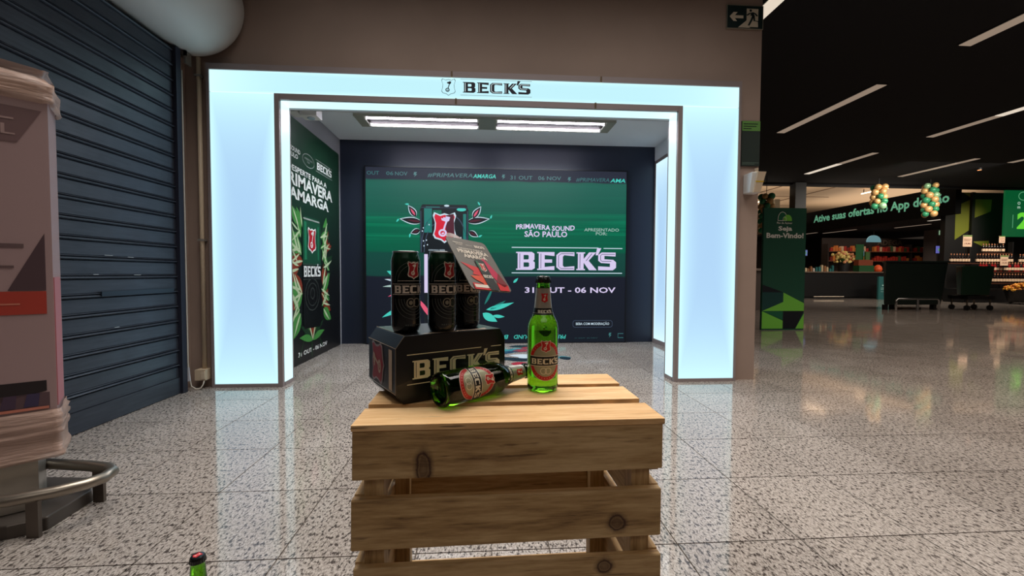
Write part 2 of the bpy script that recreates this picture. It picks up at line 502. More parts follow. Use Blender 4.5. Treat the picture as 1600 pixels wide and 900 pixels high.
for s in (-1, 1):
    a, b = sorted((s*(IX+.001), s*(IX+.035))); bar(a, b, YP-.008, YP+.028, 0, ZI+.042)
    a, b = sorted((s*OX, s*(OX+.018))); bar(a, b, YP-.008, YP+.06, 0, ZO+.045)
    a, b = sorted((s*(IX+.035), s*OX)); bar(a, b, YP-.006, YP+.03, 0, .024)
    a, b = sorted((s*(IX-.001), s*(IX+.02))); bar(a, b, YP+.151, YP+.165, 0, ZI+.02)
    a, b = sorted((s*(IX-.001), s*(IX+.02))); bar(a, b, YP+.03, YP+.15, 0, .029)
bar(-IX, IX, YP-.008, YP+.028, ZI+.002, ZI+.042)
bar(-OX, OX, YP-.01, YP+.07, ZO+.001, ZO+.042)
bar(-IX, IX, YP+.151, YP+.165, ZI-.012, ZI+.02)
INKD = mat('header_ink', (22, 20, 40), .5)
INKG = mat('header_ink_grey', (128, 128, 136), .5)
f1 = lambda y: facing(y)
decal('lettering', mark(-.160, 2.146, .335, 2.222), f1(YP-.002), INKD, P, world=True)
decal('lettering_inline', mark_line(-.160, 2.146, .335, 2.222), f1(YP-.0035), mat('inline_white', (225, 240, 245), .5, emit=(215, 240, 246), estr=.8), P, world=True)
decal('lettering_rule', join(rect(-.178, 2.240, .345, 2.2425), rect(-.178, 2.1265, .345, 2.129)), f1(YP-.002), INKG, P, world=True)
decal('shield_emblem', join(shield_ring(-.264, 2.182, .102, .122, .94), key(-.264, 2.182, .085, .11)), f1(YP-.002), INKD, P, world=True)
for x, z in ((-.24, ZO+.02), (.86, ZO+.02), (-.21, ZI+.022), (.82, ZI+.022)):
    obj('trim_clip', box(x-.006, x+.006, YP-.014, YP-.006, z-.022, z+.022), mat('bright_clip', (235, 205, 170), .2, .9), P, True)

# ------------------------------------------------------------------ inside the booth
T = thing('lit_column', 'narrow glowing lightbox post inside the booth beside the dark back wall', 'lightbox', (2.13, 4.8, 0))
obj('lit_face', box(2.055, 2.07, 4.62, 4.995, .05, 2.15), LB_IN, T, True)
obj('lit_face', box(2.085, 2.23, 4.575, 4.59, .05, 2.15), lightbox('lit_acrylic_post', (186, 226, 250), (215, 246, 255), .95, 1.05, (0, 2), 3), T, True)
obj('aluminium_trim', box(2.05, 2.085, 4.572, 4.62, 0, 2.185), ALU, T, True)
obj('aluminium_trim', box(2.05, 2.085, 4.995, 5.025, 0, 2.185), ALU, T, True)
obj('aluminium_trim', box(2.05, 2.085, 4.62, 4.995, 2.15, 2.185), ALU, T, True)
obj('aluminium_trim', box(2.05, 2.085, 4.62, 4.995, 0, .05), ALU, T, True)
obj('aluminium_trim', box(2.085, 2.24, 4.572, 4.60, 0, .05), ALU, T, True)
obj('core', box(2.085, 2.24, 4.60, 5.02, 0, 2.185), WHITEP, T, True)

# recessed fluorescent luminaires
TUBE = mat('fluorescent_tube', (255, 255, 255), .4, emit=(246, 240, 255), estr=22)
REFL = mat('reflector', (46, 40, 38), .6, spec=.1)
for side, (x0, x1) in enumerate(((-1.26, -.05), (.10, 1.31))):
    t = thing('ceiling_light', ('left' if side == 0 else 'right')+' twin-tube recessed fluorescent luminaire in the booth ceiling', 'ceiling light', ((x0+x1)/2, 4.34, 2.36), group='fluorescent luminaires in the booth ceiling')
    fr = bmesh.new()
    y0, y1, z0 = 4.19, 4.50, 2.335
    bx(fr, x0, x1, y0, y0+.012, z0, 2.36); bx(fr, x0, x1, y1-.012, y1, z0, 2.36)
    e = .09
    bx(fr, x0 if side == 0 else x1-e, x0+e if side == 0 else x1, y0+.012, y1-.012, z0, 2.36)
    bx(fr, x1-.012 if side == 0 else x0, x1 if side == 0 else x0+.012, y0+.012, y1-.012, z0, 2.36)
    obj('frame', fr, mat('luminaire_frame', (150, 152, 140), .5), t, True)
    obj('reflector', box(x0+.01, x1-.01, y0+.012, y1-.012, 2.352, 2.3595), REFL, t, True)
    a, b = (x0+e+.01, x1-.02) if side == 0 else (x0+.02, x1-e-.01)
    for yy in (4.25, 4.44):
        tb = obj('tube', tube([(a, yy, 2.338), (b, yy, 2.338)], .009, 10), TUBE, t, True)
        ob = bmesh.new()
        for q in (a, b): bx(ob, q-.008, q+.008, yy-.014, yy+.014, 2.322, 2.352)
        obj('lamp_holder', ob, WHITEP, t, True)
tag(obj('junction_plate', box(-.05, .10, 4.19, 4.50, 2.336, 2.36), mat('plate_grey', (140, 146, 140), .5)), 'grey square plate between the two booth ceiling luminaires', 'plate')
# emergency lamp and sensor by the upper left corner
t = thing('emergency_light', 'white twin-box emergency lamp under the booth ceiling, top left corner', 'lamp', (-1.44, 3.66, 2.36))
obj('housing', box(-1.51, -1.375, 3.6, 3.72, 2.115, 2.255), WHITEP, t, True, bevel=.008)
obj('bracket', box(-1.46, -1.42, 3.63, 3.68, 2.255, 2.36), mat('lamp_bracket', (60, 62, 66), .5), t, True)
obj('lens', lathe([(0, 0), (.026, 0), (.03, .006), (.03, .012)], 20, None, (-1.44, 3.66, 2.104)), mat('lamp_lens', (170, 190, 205), .15), t, True)
tag(obj('sensor_box', box(-1.61, -1.53, 3.6, 3.74, 2.145, 2.359), WHITEP, None, bevel=.008), 'plain white box fixed beside the emergency lamp above the poster', 'box')

# ------------------------------------------------------------------ LED screen
def screen_mat():
    M = mat('led_screen_image', (4, 4, 5), .5, spec=.15)
    n = NT(M); g = n.new('ShaderNodeNewGeometry').outputs['Position']
    s = n.sep(g)
    z = n.math('DIVIDE', s[2], 2.05)
    glitch = n.noise(n.mapping(g, (.35, 1, 26)), 1, 3, .6)
    wob = n.math('MULTIPLY', n.math('SUBTRACT', n.noise(n.mapping(g, (1.1, 1, 5)), 2, 2), .5), .02)
    zz = n.math('ADD', z, wob)
    col = n.ramp(zz, [(0, lin((22, 28, 38))), (.10, lin((24, 29, 39))), (.385, lin((26, 30, 43))), (.392, lin((22, 66, 60))), (.52, lin((20, 74, 64))), (.53, lin((8, 92, 68))), (.68, lin((6, 100, 74))), (.76, lin((28, 92, 78))), (.90, lin((40, 100, 88))), (.928, lin((40, 98, 86))), (.932, lin((46, 50, 64))), (1, lin((44, 48, 62)))])
    band = n.math('MULTIPLY', n.ramp(z, [(.54, (0,)*3), (.62, (1,)*3), (.72, (1,)*3), (.80, (.12,)*3), (.92, (.1,)*3), (.93, (0,)*3)]), n.ramp(glitch, [(.48, (0,)*3), (.72, (1,)*3)]))
    col = n.mix(n.math('MULTIPLY', band, .65), col, lin((16, 146, 104)))
    n.link(col, n.b.inputs['Emission Color']); n.b.inputs['Emission Strength'].default_value = .95
    return M
LS = thing('led_wall_screen', 'large green and navy LED wall screen showing a can among leaves', 'screen', (.16, 5.0, 0))
YS = 4.985
obj('display', box(-1.363, 1.69, YS, 5.02, .012, 2.045), screen_mat(), LS, True)
fr = bmesh.new()
bx(fr, -1.378, -1.363, YS-.006, 5.03, 0, 2.06); bx(fr, 1.69, 1.705, YS-.006, 5.03, 0, 2.06); bx(fr, -1.363, 1.69, YS-.006, 5.03, 2.045, 2.06); bx(fr, -1.363, 1.69, YS-.006, 5.03, 0, .012)
obj('frame', fr, mat('screen_frame', (18, 20, 28), .4), LS, True)
def em(name, c, s=.95): return mat('screen_'+name, (5, 5, 6), .4, emit=c, estr=s)
LIL = em('lilac', (218, 206, 242)); LILD = em('lilac_dim', (168, 196, 190)); TEAL = em('teal', (70, 205, 190)); TEALD = em('ticker_teal', (58, 116, 118)); PINK = em('pink', (226, 90, 120)); RED = em('red', (214, 24, 52)); SDK = em('dark', (14, 22, 28)); SWH = em('white', (200, 222, 235)); SGRN = em('green', (10, 104, 82)); SGRY = em('slate', (58, 72, 92)); SWINE = em('wine', (82, 28, 44)); STL2 = em('tealmid', (30, 120, 112))
dm = lambda k: facing(YS-.001-.0012*k)
def sd(name, shape, material, k=1):
    parts = words(shape, .028) if name.endswith('_text') else [shape]
    for p in parts:
        o = decal(name, p, dm(k), material, LS, world=True)
        if name.endswith('inline'): o['kind'] = 'stuff'

# ticker on the top edge
sd('ticker_text', fit(text2d('OUT', .004), -1.35, 1.955, -1.21, 1.998), TEALD)
sd('ticker_text', fit(text2d('06', .004), -1.13, 1.954, -1.05, 1.997), TEALD)
sd('ticker_text', fit(text2d('NOV', .004), -1.03, 1.952, -.89, 1.996), TEALD)
sd('ticker_text', fit(text2d('#PRIMAVERA', 0, .2), -.66, 1.938, -.14, 1.988), TEALD)
sd('ticker_text', fit(text2d('AMARGA', .02, .2), -.135, 1.938, .13, 1.985), TEAL)
sd('ticker_text', fit(text2d('31 OUT   06 NOV', .004), .30, 1.93, .90, 1.975), TEALD)
sd('ticker_text', fit(text2d('#PRIMAVERA', 0, .2), 1.08, 1.917, 1.48, 1.965), TEALD)
sd('ticker_text', fit(text2d('AMA', .02, .2), 1.49, 1.917, 1.675, 1.962), TEAL)
for x, z in ((-.8, 1.965), (.22, 1.955), (1.0, 1.94)):
    sd('ticker_mark', poly([(x-.012, z+.03), (x+.02, z+.03), (x+.004, z+.006), (x+.022, z+.006), (x-.014, z-.028), (x-.002, z-.002), (x-.02, z-.002)]), TEALD)
# text block
def wavy(s, x0, w_, a): return [(x, y+a*math.cos(2*PI*(x-x0)/w_)) for x, y in s[0]], s[1]
sd('headline_text', wavy(fit(text2d('PRIMAVERA SOUND', .025), .37, 1.345, 1.07, 1.405), .37+.17, .7, .012), LIL)
sd('headline_text', fit(text2d('SÃO PAULO', .022), .47, 1.262, .98, 1.345), LIL)
sd('presented_text', fit(text2d('APRESENTADO', .004), 1.185, 1.335, 1.605, 1.372), LILD)
sd('presented_text', fit(text2d('POR:', .004), 1.325, 1.29, 1.46, 1.327), LILD)
sd('brand_lettering', mark(.372, .872, 1.575, 1.085), LIL, 1)
sd('brand_lettering_inline', mark_line(.372, .872, 1.575, 1.085), em('inline', (40, 60, 80)), 2)
sd('brand_rule', join(rect(.32, 1.132, 1.36, 1.142), rect(1.42, 1.128, 1.65, 1.138), rect(.32, .832, 1.65, .842)), SWH)
sd('date_text', fit(text2d('31 OUT - 06 NOV', .02), .478, .60, 1.572, .668), LIL)
sd('notice_outline', poly(rrect(1.055, .185, 1.54, .272, .03), rrect(1.061, .191, 1.534, .266, .026)), SGRY)
sd('notice_text', fit(text2d('BEBA COM MODERAÇÃO', .006), 1.095, .208, 1.50, .252), SWH)
def turned(s): return [(-x, -y) for x, y in s[0]], s[1]
sd('ticker_text', fit(turned(text2d('PRIMAVERA SOUND', .006, .2)), .35, .052, .975, .10), TEAL)
sd('ticker_text', fit(turned(text2d('B', .006, .2)), .235, .052, .285, .10), TEAL)
sd('ticker_text', fit(text2d('31 OUT  06 NOV'), 1.08, .055, 1.36, .062), TEALD)
sd('ticker_mark', poly([(1.50, .12), (1.53, .12), (1.515, .095), (1.53, .095), (1.50, .06), (1.508, .088), (1.495, .088)]), TEALD)
sd('ticker_mark', stroke([(1.675, .11), (1.61, .11), (1.61, .06), (1.675, .06)], .008), TEALD)
# the can and its leaves
cx = -.465
leafs = [(-.20, 1.42, 172, .26, .085, 0), (-.27, 1.48, 118, .16, .08, .1), (.2, 1.43, 8, .27, .085, 0), (.27, 1.47, 62, .17, .08, -.1), (-.22, 1.33, 200, .12, .07, 0), (.22, 1.32, -30, .13, .07, 0)]
for dx, z, a, L, W_, bd in leafs:
    x = cx+dx+(-.06 if dx < 0 else .06)
    sd('leaf', leaf(x, z, a, L, W_, bd), SWH, 1)
    sd('leaf', leaf(x, z, a, L*.93, W_*.78, bd), SDK, 2)
    sd('leaf', leaf(x+.02*math.cos(math.radians(a)), z+.02*math.sin(math.radians(a)), a, L*.6, W_*.3, bd), SWINE if abs(dx) < .25 else PINK, 3)
    e = (x+L*1.02*math.cos(math.radians(a)), z+L*1.02*math.sin(math.radians(a)))
    sd('leaf', leaf(*e, a+60, .05, .02), TEAL, 2)
for x, z, a, L, W_, mt in ((-1.02, .80, 150, .12, .05, TEAL), (-.96, .72, 165, .2, .03, SWH), (-.94, .68, 178, .24, .03, LILD), (-.93, .70, 158, .22, .035, SWINE), (-.93, .62, 195, .2, .03, PINK), (-.92, .78, 110, .2, .07, SWINE), (-.90, .56, 215, .14, .04, STL2), (-.95, .42, 200, .26, .05, TEAL), (-.92, .38, 215, .2, .05, LIL),
                          (.02, .40, 10, .34, .06, TEAL), (-.02, .36, -35, .2, .09, TEAL), (.0, .46, 60, .24, .03, STL2), (.06, .40, 25, .22, .04, STL2), (.1, .33, -10, .14, .04, TEAL), (-.3, .16, 160, .2, .05, PINK), (-.62, .3, 120, .3, .05, PINK), (-.64, .2, 60, .2, .04, LIL), (-.6, .5, 80, .2, .05, TEAL), (.34, .72, 40, .08, .03, TEAL)):
    sd('leaf', leaf(x, z, a, L, W_, .08), mt, 2)
sd('can_image', poly([(-.70, 0.25), (-.23, .25), (-.23, 1.07), (-.70, 1.07)]), SDK, 1)
sd('can_image', rect(-.70, .6, -.66, 1.05), LIL, 2); sd('can_image', rect(-.64, .3, -.61, .95), STL2, 2)
sd('can_image', poly([(-.748, 1.067), (-.187, 1.067), (-.187, 1.56), (-.20, 1.60), (-.21, 1.625), (-.72, 1.625), (-.735, 1.60), (-.748, 1.56)]), SDK, 4)
sd('can_image', rect(-.70, 1.30, -.61, 1.58), STL2, 5); sd('can_image', rect(-.60, 1.50, -.50, 1.56), SGRN, 5); sd('can_image', poly(ell(-.27, 1.57, .055, .02, 16)), TEAL, 5); sd('can_image', rect(-.68, 1.585, -.52, 1.60), STL2, 5); sd('can_image', rect(-.25, 1.2, -.215, 1.52), STL2, 5)
sd('can_image', join(stroke([(-.735+.16*(1-math.cos(t*.2)), 1.07+.42*math.sin(t*.2)) for t in range(8)], .012), stroke([(-.20-.16*(1-math.cos(t*.2)), 1.07+.42*math.sin(t*.2)) for t in range(8)], .012), stroke([(-.70+.16*(1-math.cos(t*.2)), 1.07+.34*math.sin(t*.2)) for t in range(8)], .01)), SGRY, 5)
sd('can_image', join(rect(-.735, 1.585, -.20, 1.592), rect(-.742, 1.08, -.732, 1.55), rect(-.203, 1.08, -.193, 1.55)), SGRY, 6)
sd('can_image', poly(ell(-.44, 1.612, .03, .012, 14)), SWH, 6)
for k in range(26):
    a, b = random.uniform(-.74, -.2), random.uniform(1.1, 1.6)
    if abs(a+.46) > .16: sd('water_drop', poly(ell(a, b, .007, .009, 7)), SWH, 6)
sd('shield_image', shield(-.465, 1.36, .27, .36), SWH, 6)
sd('shield_image', shield(-.465, 1.36, .27, .36, .88), RED, 7)
sd('shield_image', poly([(-.45, 1.5), (-.36, 1.52), (-.35, 1.3), (-.36, 1.24), (-.45, 1.32)]), SWINE, 8)
sd('shield_image', key(-.465, 1.36, .27, .34), LIL, 9)
sd('can_text', fit(text2d('GERMAN BEER'), -.65, 1.09, -.46, 1.105), SWH, 6)

# ------------------------------------------------------------------ poster on the left booth wall
def poster_mat():
    M = mat('poster_print', (14, 30, 26), .38)
    n = NT(M); s = n.sep(n.new('ShaderNodeNewGeometry').outputs['Position'])
    n.link(n.ramp(n.math('DIVIDE', s[2], 2.17), [(0, lin((16, 17, 20))), (.35, lin((18, 21, 22))), (.62, lin((20, 44, 34))), (1, lin((26, 66, 46)))]), n.b.inputs['Base Color'])
    return M
PO = thing('wall_poster', 'tall dark green poster with a can among leaves on the left booth wall', 'poster', (-1.66, 4.2, 0))
XP = -1.655
obj('panel', box(-1.663, XP, YF+.14, 4.965, .003, 2.17), poster_mat(), PO, True)
pm = lambda k: (lambda u, v: (XP+.0008+.0009*k, u, v))
def pd(name, shape, material, k=1): return decal(name, shape, pm(k), material, PO, world=True)
PW = mat('poster_white', (226, 228, 226), .5); PWD = mat('poster_grey', (150, 156, 152), .5); PGR = mat('poster_can_green', (34, 120, 84), .4); PBK = mat('poster_black', (10, 12, 13), .4); PRED = mat('poster_red', (178, 20, 40), .4)
PL = [mat('poster_leaf_green', (70, 140, 66), .4), mat('poster_leaf_pale', (190, 206, 168), .4), mat('poster_leaf_rust', (132, 52, 34), .4), mat('poster_leaf_dark', (28, 58, 36), .4)]
pd('poster_text', fit(text2d('PRIMAVERA SOUND', .02), 3.44, 1.882, 3.95, 1.922), PW)
pd('poster_text', fit(text2d('SÃO PAULO', .02), 3.52, 1.83, 3.90, 1.878), PW)
pd('poster_oval', ring(4.128, 1.876, .135, .062, .006), PWD)
pd('poster_text', join(fit(text2d('APRESENTADO'), 4.035, 1.878, 4.222, 1.896), fit(text2d('POR'), 4.10, 1.852, 4.155, 1.87)), PWD)
pd('poster_mark', mark(4.325, 1.85, 4.725, 1.92), PW)
pd('poster_rule', join(rect(4.30, 1.938, 4.74, 1.943), rect(4.30, 1.826, 4.74, 1.831)), PWD)
pd('poster_text', fit(text2d('DESPERTE PARA A', .02), 3.70, 1.712, 4.577, 1.762), PW)
pd('poster_text', fit(text2d('PRIMAVERA', .03), 3.60, 1.588, 4.738, 1.70), PW)
pd('poster_text', fit(text2d('AMARGA', .03), 3.72, 1.47, 4.625, 1.572), PW)
pd('poster_text', fit(text2d('31 OUT - 06 NOV', .02), 3.857, .07, 4.547, .113), PW)
cy = 4.175
rl = random.Random(3)
for sgn in (-1, 1):
    for zc, n_ in ((1.2, 5), (1.04, 6), (.92, 4), (.66, 6), (.5, 5)):
        for i in range(n_):
            a = 90-sgn*90+sgn*rl.uniform(-60, 75); L = rl.uniform(.16, .30); x = cy+sgn*rl.uniform(.20, .32); z = zc+rl.uniform(-.06, .06)
            pd('leaf', leaf(x, z, a, L, L*rl.uniform(.32, .55), rl.uniform(-.2, .2)), rl.choice((PL[0], PL[3], PL[2], PL[0])), 1+i*.3)
            pd('leaf', leaf(x, z, a+rl.uniform(-6, 6), L*.9, L*.10, rl.uniform(-.2, .2)), PL[1], 2.6+i*.2)
for i, (a, L, c) in enumerate(((120, .34, 0), (60, .34, 0), (105, .3, 2), (75, .3, 2), (90, .26, 2), (140, .32, 3), (40, .32, 3), (112, .28, 1), (70, .28, 1), (160, .3, 0), (20, .3, 0))):
    pd('leaf', leaf(cy, .18, a, L, .07 if c != 1 else .025, .15 if a > 90 else -.15), PL[c], 2+i*.2)
pd('leaf_stem', join(stroke([(cy-.02, .02), (cy-.02, .25)], .03), stroke([(cy-.3, .05), (cy-.2, .2), (cy, .3)], .02), stroke([(cy+.25, .07), (cy+.16, .2), (cy, .3)], .02)), PL[3], 1.5)
pd('can_image', poly([(3.965, .36), (3.99, .31), (4.36, .29), (4.385, .34), (4.385, 1.27), (4.35, 1.35), (4.0, 1.35), (3.965, 1.27)]), PBK, 5)
pd('can_image', poly([(3.965, .9), (4.385, .9), (4.385, 1.27), (4.35, 1.35), (4.0, 1.35), (3.965, 1.27)]), mat('poster_can_dark', (24, 72, 52), .4), 6)
pd('can_image', join(rect(4.0, .95, 4.05, 1.30), rect(4.31, .95, 4.335, 1.28)), PGR, 7)
pd('can_image', join(rect(3.98, 1.32, 4.36, 1.335)), PWD, 7)
pd('can_image', join(ring(4.172, .62, .17, .155, .008), ring(4.172, .62, .12, .11, .006), ring(4.172, .63, .05, .055, .008), rect(3.965, .765, 4.385, .77), rect(3.965, .905, 4.385, .91)), mat('poster_can_line', (70, 76, 74), .4), 7)
pd('shield_image', shield(4.172, 1.135, .19, .25), PW, 8); pd('shield_image', shield(4.172, 1.135, .19, .25, .86), PRED, 9); pd('shield_image', key(4.172, 1.135, .17, .23), PW, 10)
pd('can_text', fit(text2d('ECK', .05), 4.0, .79, 4.35, .895) if False else mark(3.975, .79, 4.375, .89), PW, 8)

# ------------------------------------------------------------------ floor sticker in front of the screen
FS = thing('floor_decal', 'teal and red leaf sticker on the granite floor before the screen', 'sticker', (.45, 4.3, .0006))
fm = lambda k: (lambda u, v: (u, v, .0007+.0004*k))
FC = [mat('sticker_teal', (60, 130, 140), .25), mat('sticker_blue', (40, 66, 92), .25), mat('sticker_red', (150, 40, 56), .25), mat('sticker_white', (196, 206, 212), .25), mat('sticker_dark', (30, 44, 54), .25)]
rl = random.Random(11)
for i, (x, y, a, L, c) in enumerate(((.27, 4.75, 0, .34, 4), (.27, 4.6, -20, .3, 0), (.2, 4.45, 10, .4, 1), (.3, 4.5, 0, .2, 2), (.25, 4.25, -15, .36, 3), (.3, 4.1, -30, .3, 0), (.22, 4.0, 5, .36, 4), (.34, 4.1, 40, .24, 3), (.24, 3.85, -10, .2, 2), (.4, 4.62, 20, .26, 2), (.72, 4.1, 0, .14, 0), (.74, 4.05, 20, .12, 4), (.2, 4.35, 60, .2, 0), (.0, 4.3, 20, .4, 1), (-.05, 4.5, 0, .4, 0), (.0, 4.1, -10, .4, 4))):
    decal('leaf_print', leaf(x, y, a, L, .16, .1), fm(i*.25), FC[c], FS, world=True)

# ------------------------------------------------------------------ roller shutter on the left
SH = thing('roller_shutter', 'dark blue steel roller shutter closed along the left wall', 'shutter', (-2.1, 1.5, 0))
SHM = mat('shutter_paint', (54, 60, 66), .42, .1)
def sh_m():
    n = NT(SHM); g = n.new('ShaderNodeNewGeometry').outputs['Position']
    a = n.noise(n.mapping(g, (1, 1.2, 14)), 6, 4)
    n.link(n.ramp(a, [(.3, lin((50, 54, 64))), (.7, lin((62, 67, 77)))]), n.b.inputs['Base Color'])
    n.link(n.ramp(n.noise(g, 8, 3), [(.3, (.34,)*3), (.7, (.5,)*3)]), n.b.inputs['Roughness'])
sh_m()
XS = -2.083
prof = [(0, 0), (.004, .002), (.004, .070), (.001, .073), (-.004, .0745), (.001, .076), (.011, .079), (.014, .083), (.011, .087), (.002, .0895), (-.003, .0915), (.002, .0935), (.006, .096), (.003, .099), (0, .1005)]
def slat_mesh():
    bm = bmesh.new(); y0, y1 = -.6, 3.0
    A = [bm.verts.new((XS+x, y0, z)) for x, z in prof]; B = [bm.verts.new((XS+x, y1, z)) for x, z in prof]
    C = [bm.verts.new((XS-.012, y, z)) for y in (y0, y1) for z in (0, .1005)]
    for i in range(len(prof)-1): bm.faces.new((A[i], B[i], B[i+1], A[i+1]))
    bm.faces.new((A[0], C[0], C[2], B[0])); bm.faces.new((A[-1], B[-1], C[3], C[1])); bm.faces.new((C[0], C[1], C[3], C[2]))
    bm.faces.new(A[::1]+[C[1], C[0]]); bm.faces.new(B[::-1]+[C[2], C[3]])
    bmesh.ops.recalc_face_normals(bm, faces=bm.faces)
    return bm
sm = bpy.data.meshes.new('slat'); b_ = slat_mesh(); b_.to_mesh(sm); b_.free(); sm.transform(Matrix.Translation((2.1, -1.5, 0))); sm.materials.append(SHM)
for k in range(22):
    o = bpy.data.objects.new('slat', sm); COL.objects.link(o); o.parent = SH; o.location = (0, 0, .112+.1005*k)
obj('bottom_rail', box(XS-.012, XS+.012, -.6, 3.0, .004, .111), SHM, SH, True, bevel=.003)
obj('guide_rail', box(-2.115, -2.052, 3.0, 3.045, 0, 2.332), mat('guide_rail_paint', (36, 38, 52), .5), SH, True)
hb = box(XS+.011, XS+.02, 2.42, 2.95, .695, .722)
obj('latch_bar', hb, mat('latch_paint', (40, 50, 60), .4, .3), SH, True, bevel=.003)
scr = bmesh.new()
for y, z, l in ((2.45, .918, .05), (2.60, .913, .04), (2.38, .813, .03), (2.64, .81, .05), (2.5, .515, .03)): bx(scr, XS+.0135, XS+.0146, y, y+l, z, z+.003)
obj('scratch', scr, mat('bare_scratch', (180, 186, 190), .5), SH, True)
# wall jamb strip
struct(obj('trim', box(-2.36, -2.116, 3.0, YF+.011, 0, 2.33), PAINT))

# round roller drum of the shutter
DU = thing('roller_drum', 'white round roller drum running above the dark shutter', 'duct', (-2.0, 1.6, 2.655))
DM = mat('drum_paint', (196, 196, 194), .5)
M90 = Matrix.Translation((-2.005, 0, 2.655)) @ Matrix.Rotation(-PI/2, 4, 'X')
dprof = [(0, 3.165), (.30, 3.165), (.314, 3.155), (.318, 3.14), (.318, -.5), (0, -.5)]
bm = lathe([(r, z) for r, z in dprof], 56); bm.transform(M90); bmesh.ops.recalc_face_normals(bm, faces=bm.faces)
obj('drum_shell', bm, DM, DU, True, smooth=True)
for z in (2.0, .8):
    bm = lathe([(.318, z-.012), (.3195, z-.01), (.3195, z+.01), (.318, z+.012)], 56); bm.transform(M90)
    obj('seam', bm, DM, DU, True, smooth=True)
bm = box(-2.10, -2.03, 3.06, 3.075, 2.30, 2.335); bx(bm, -2.045, -2.03, 3.06, 3.12, 2.25, 2.335)
tag(obj('pipe_bracket', bm, mat('bracket_steel', (150, 140, 130), .4, .7)), 'small bent steel bracket under the end of the white drum', 'bracket')

# conduit, box, cable
CP = thing('cable_conduit', 'beige vertical conduit with socket box left of the glowing archway', 'conduit', (-2.008, 3.16, .06))
obj('pipe', tube([(-2.008, 3.158, .13), (-2.008, 3.158, 2.335)], .0145, 12), BEIGEP, CP, True, smooth=True)
obj('socket_box', box(-2.045, -1.972, 3.105, 3.181, .062, .137), BEIGEP, CP, True, bevel=.004)
obj('box_cover', box(-2.0, -1.975, 3.101, 3.106, .072, .127), mat('cover_beige', (216, 198, 174), .5), CP, True)
for z in (1.05, 2.2): obj('clamp', box(-2.03, -1.986, 3.14, 3.18, z, z+.014), mat('clamp_steel', (180, 176, 170), .4, .6), CP, True)
pts = [(-2.058, 3.06, 2.2)]+[(-2.058, 3.06, 2.2-.2*i) for i in range(1, 11)]+[(-2.055, 3.065, .1), (-2.045, 3.07, .03), (-2.02, 3.08, .008), (-1.995, 3.09, .012), (-1.985, 3.1, .035), (-1.983, 3.11, .062)]
CB = thing('white_cable', 'thin white cable with paper tag hanging beside the shutter rail', 'cable', (-2.058, 3.06, .01))
obj('wire', tube(pts, .0045, 6), mat('cable_white', (210, 200, 186), .5), CB, True, smooth=True)
bm = hexa([(-2.078, 3.049, .06), (-2.038, 3.049, .075), (-2.036, 3.052, .075), (-2.078, 3.052, .06)], [(-2.074, 3.049, .165), (-2.044, 3.049, .168), (-2.044, 3.052, .168), (-2.074, 3.052, .165)])
obj('paper_tag', bm, mat('tag_paper', (214, 216, 226), .6), CB, True)
obj('tag_eyelet', lathe([(.004, 0), (.004, .003), (.002, .003), (.002, 0)], 10, None, (0, 0, 0)), mat('eyelet', (50, 50, 60), .4), CB).matrix_basis = wmat(CB).inverted() @ Matrix.Translation((-2.06, 3.0495, .152)) @ Matrix.Rotation(PI/2, 4, 'X')

# ------------------------------------------------------------------ wall fittings on the right pillar
EX = thing('exit_sign', 'dark green exit sign with white arrow and running figure high on the wall', 'sign', (1.98, YF, 2.79))
EY = YF+.006
obj('backing', box(1.836, 2.126, EY-.004, YF+.012, 2.705, 2.882), mat('sign_rim', (130, 124, 110), .5), EX, True)
EG = mat('exit_green', (10, 34, 34), .5); EW = mat('exit_cream', (212, 200, 178), .5)
em_ = lambda k: facing(EY-.0045-.001*k)
x0, z0, Wd, Hd = 1.841, 2.71, .28, .167
U = lambda L: [(x0+x*Wd, z0+y*Hd) for x, y in L]
decal('field', rect(x0, z0, x0+Wd, z0+Hd), em_(0), EG, EX, world=True)
decal('arrow', poly(U([(.06, .5), (.17, .7), (.28, .7), (.21, .56), (.45, .56), (.45, .43), (.21, .43), (.27, .3), (.17, .3)])), em_(1), EW, EX, world=True)
decal('doorway', poly(U([(.54, .35), (.54, .88), (.87, .88), (.87, .06), (.6, .06), (.66, .02), (.30, .02)])), em_(1), EW, EX, world=True)
decal('running_figure', join(aff(poly(ell(0, 0, .036, .055, 14)), Wd, Hd, x0+.65*Wd, z0+.79*Hd), (lambda s: ([(x0+x*Wd, z0+y*Hd) for x, y in s[0]], s[1]))(join(stroke([(.55, .57), (.62, .66), (.72, .7), (.78, .66), (.84, .55)], .05), stroke([(.72, .68), (.68, .56)], .09), stroke([(.73, .6), (.68, .38), (.6, .12)], .055), stroke([(.74, .6), (.76, .34), (.88, .32), (.89, .18)], .05)))), em_(2), EG, EX, world=True)

NO = thing('wall_notice', 'dark green notice with a lime heading on the beige pillar', 'notice', (2.06, YF, 1.84))
obj('board', box(1.975, 2.12, YF-.002, YF+.012, 1.668, 2.01), mat('notice_dark', (28, 44, 40), .5), NO, True)
decal('heading_band', rect(1.975, 1.935, 2.12, 2.01), facing(YF-.003), mat('notice_lime', (92, 142, 66), .5), NO, world=True)
NL = mat('notice_ink', (24, 40, 30), .5)
nl = [rect(1.985, 1.985, 2.10, 1.991), rect(1.985, 1.967, 2.09, 1.973), rect(1.985, 1.949, 2.05, 1.955)]
decal('heading_lines', join(*nl), facing(YF-.004), NL, NO, world=True)
decal('footer_lines', join(rect(1.98, 1.690, 2.115, 1.694), rect(1.98, 1.680, 2.08, 1.684)), facing(YF-.003), mat('notice_grey', (90, 110, 100), .5), NO, world=True)

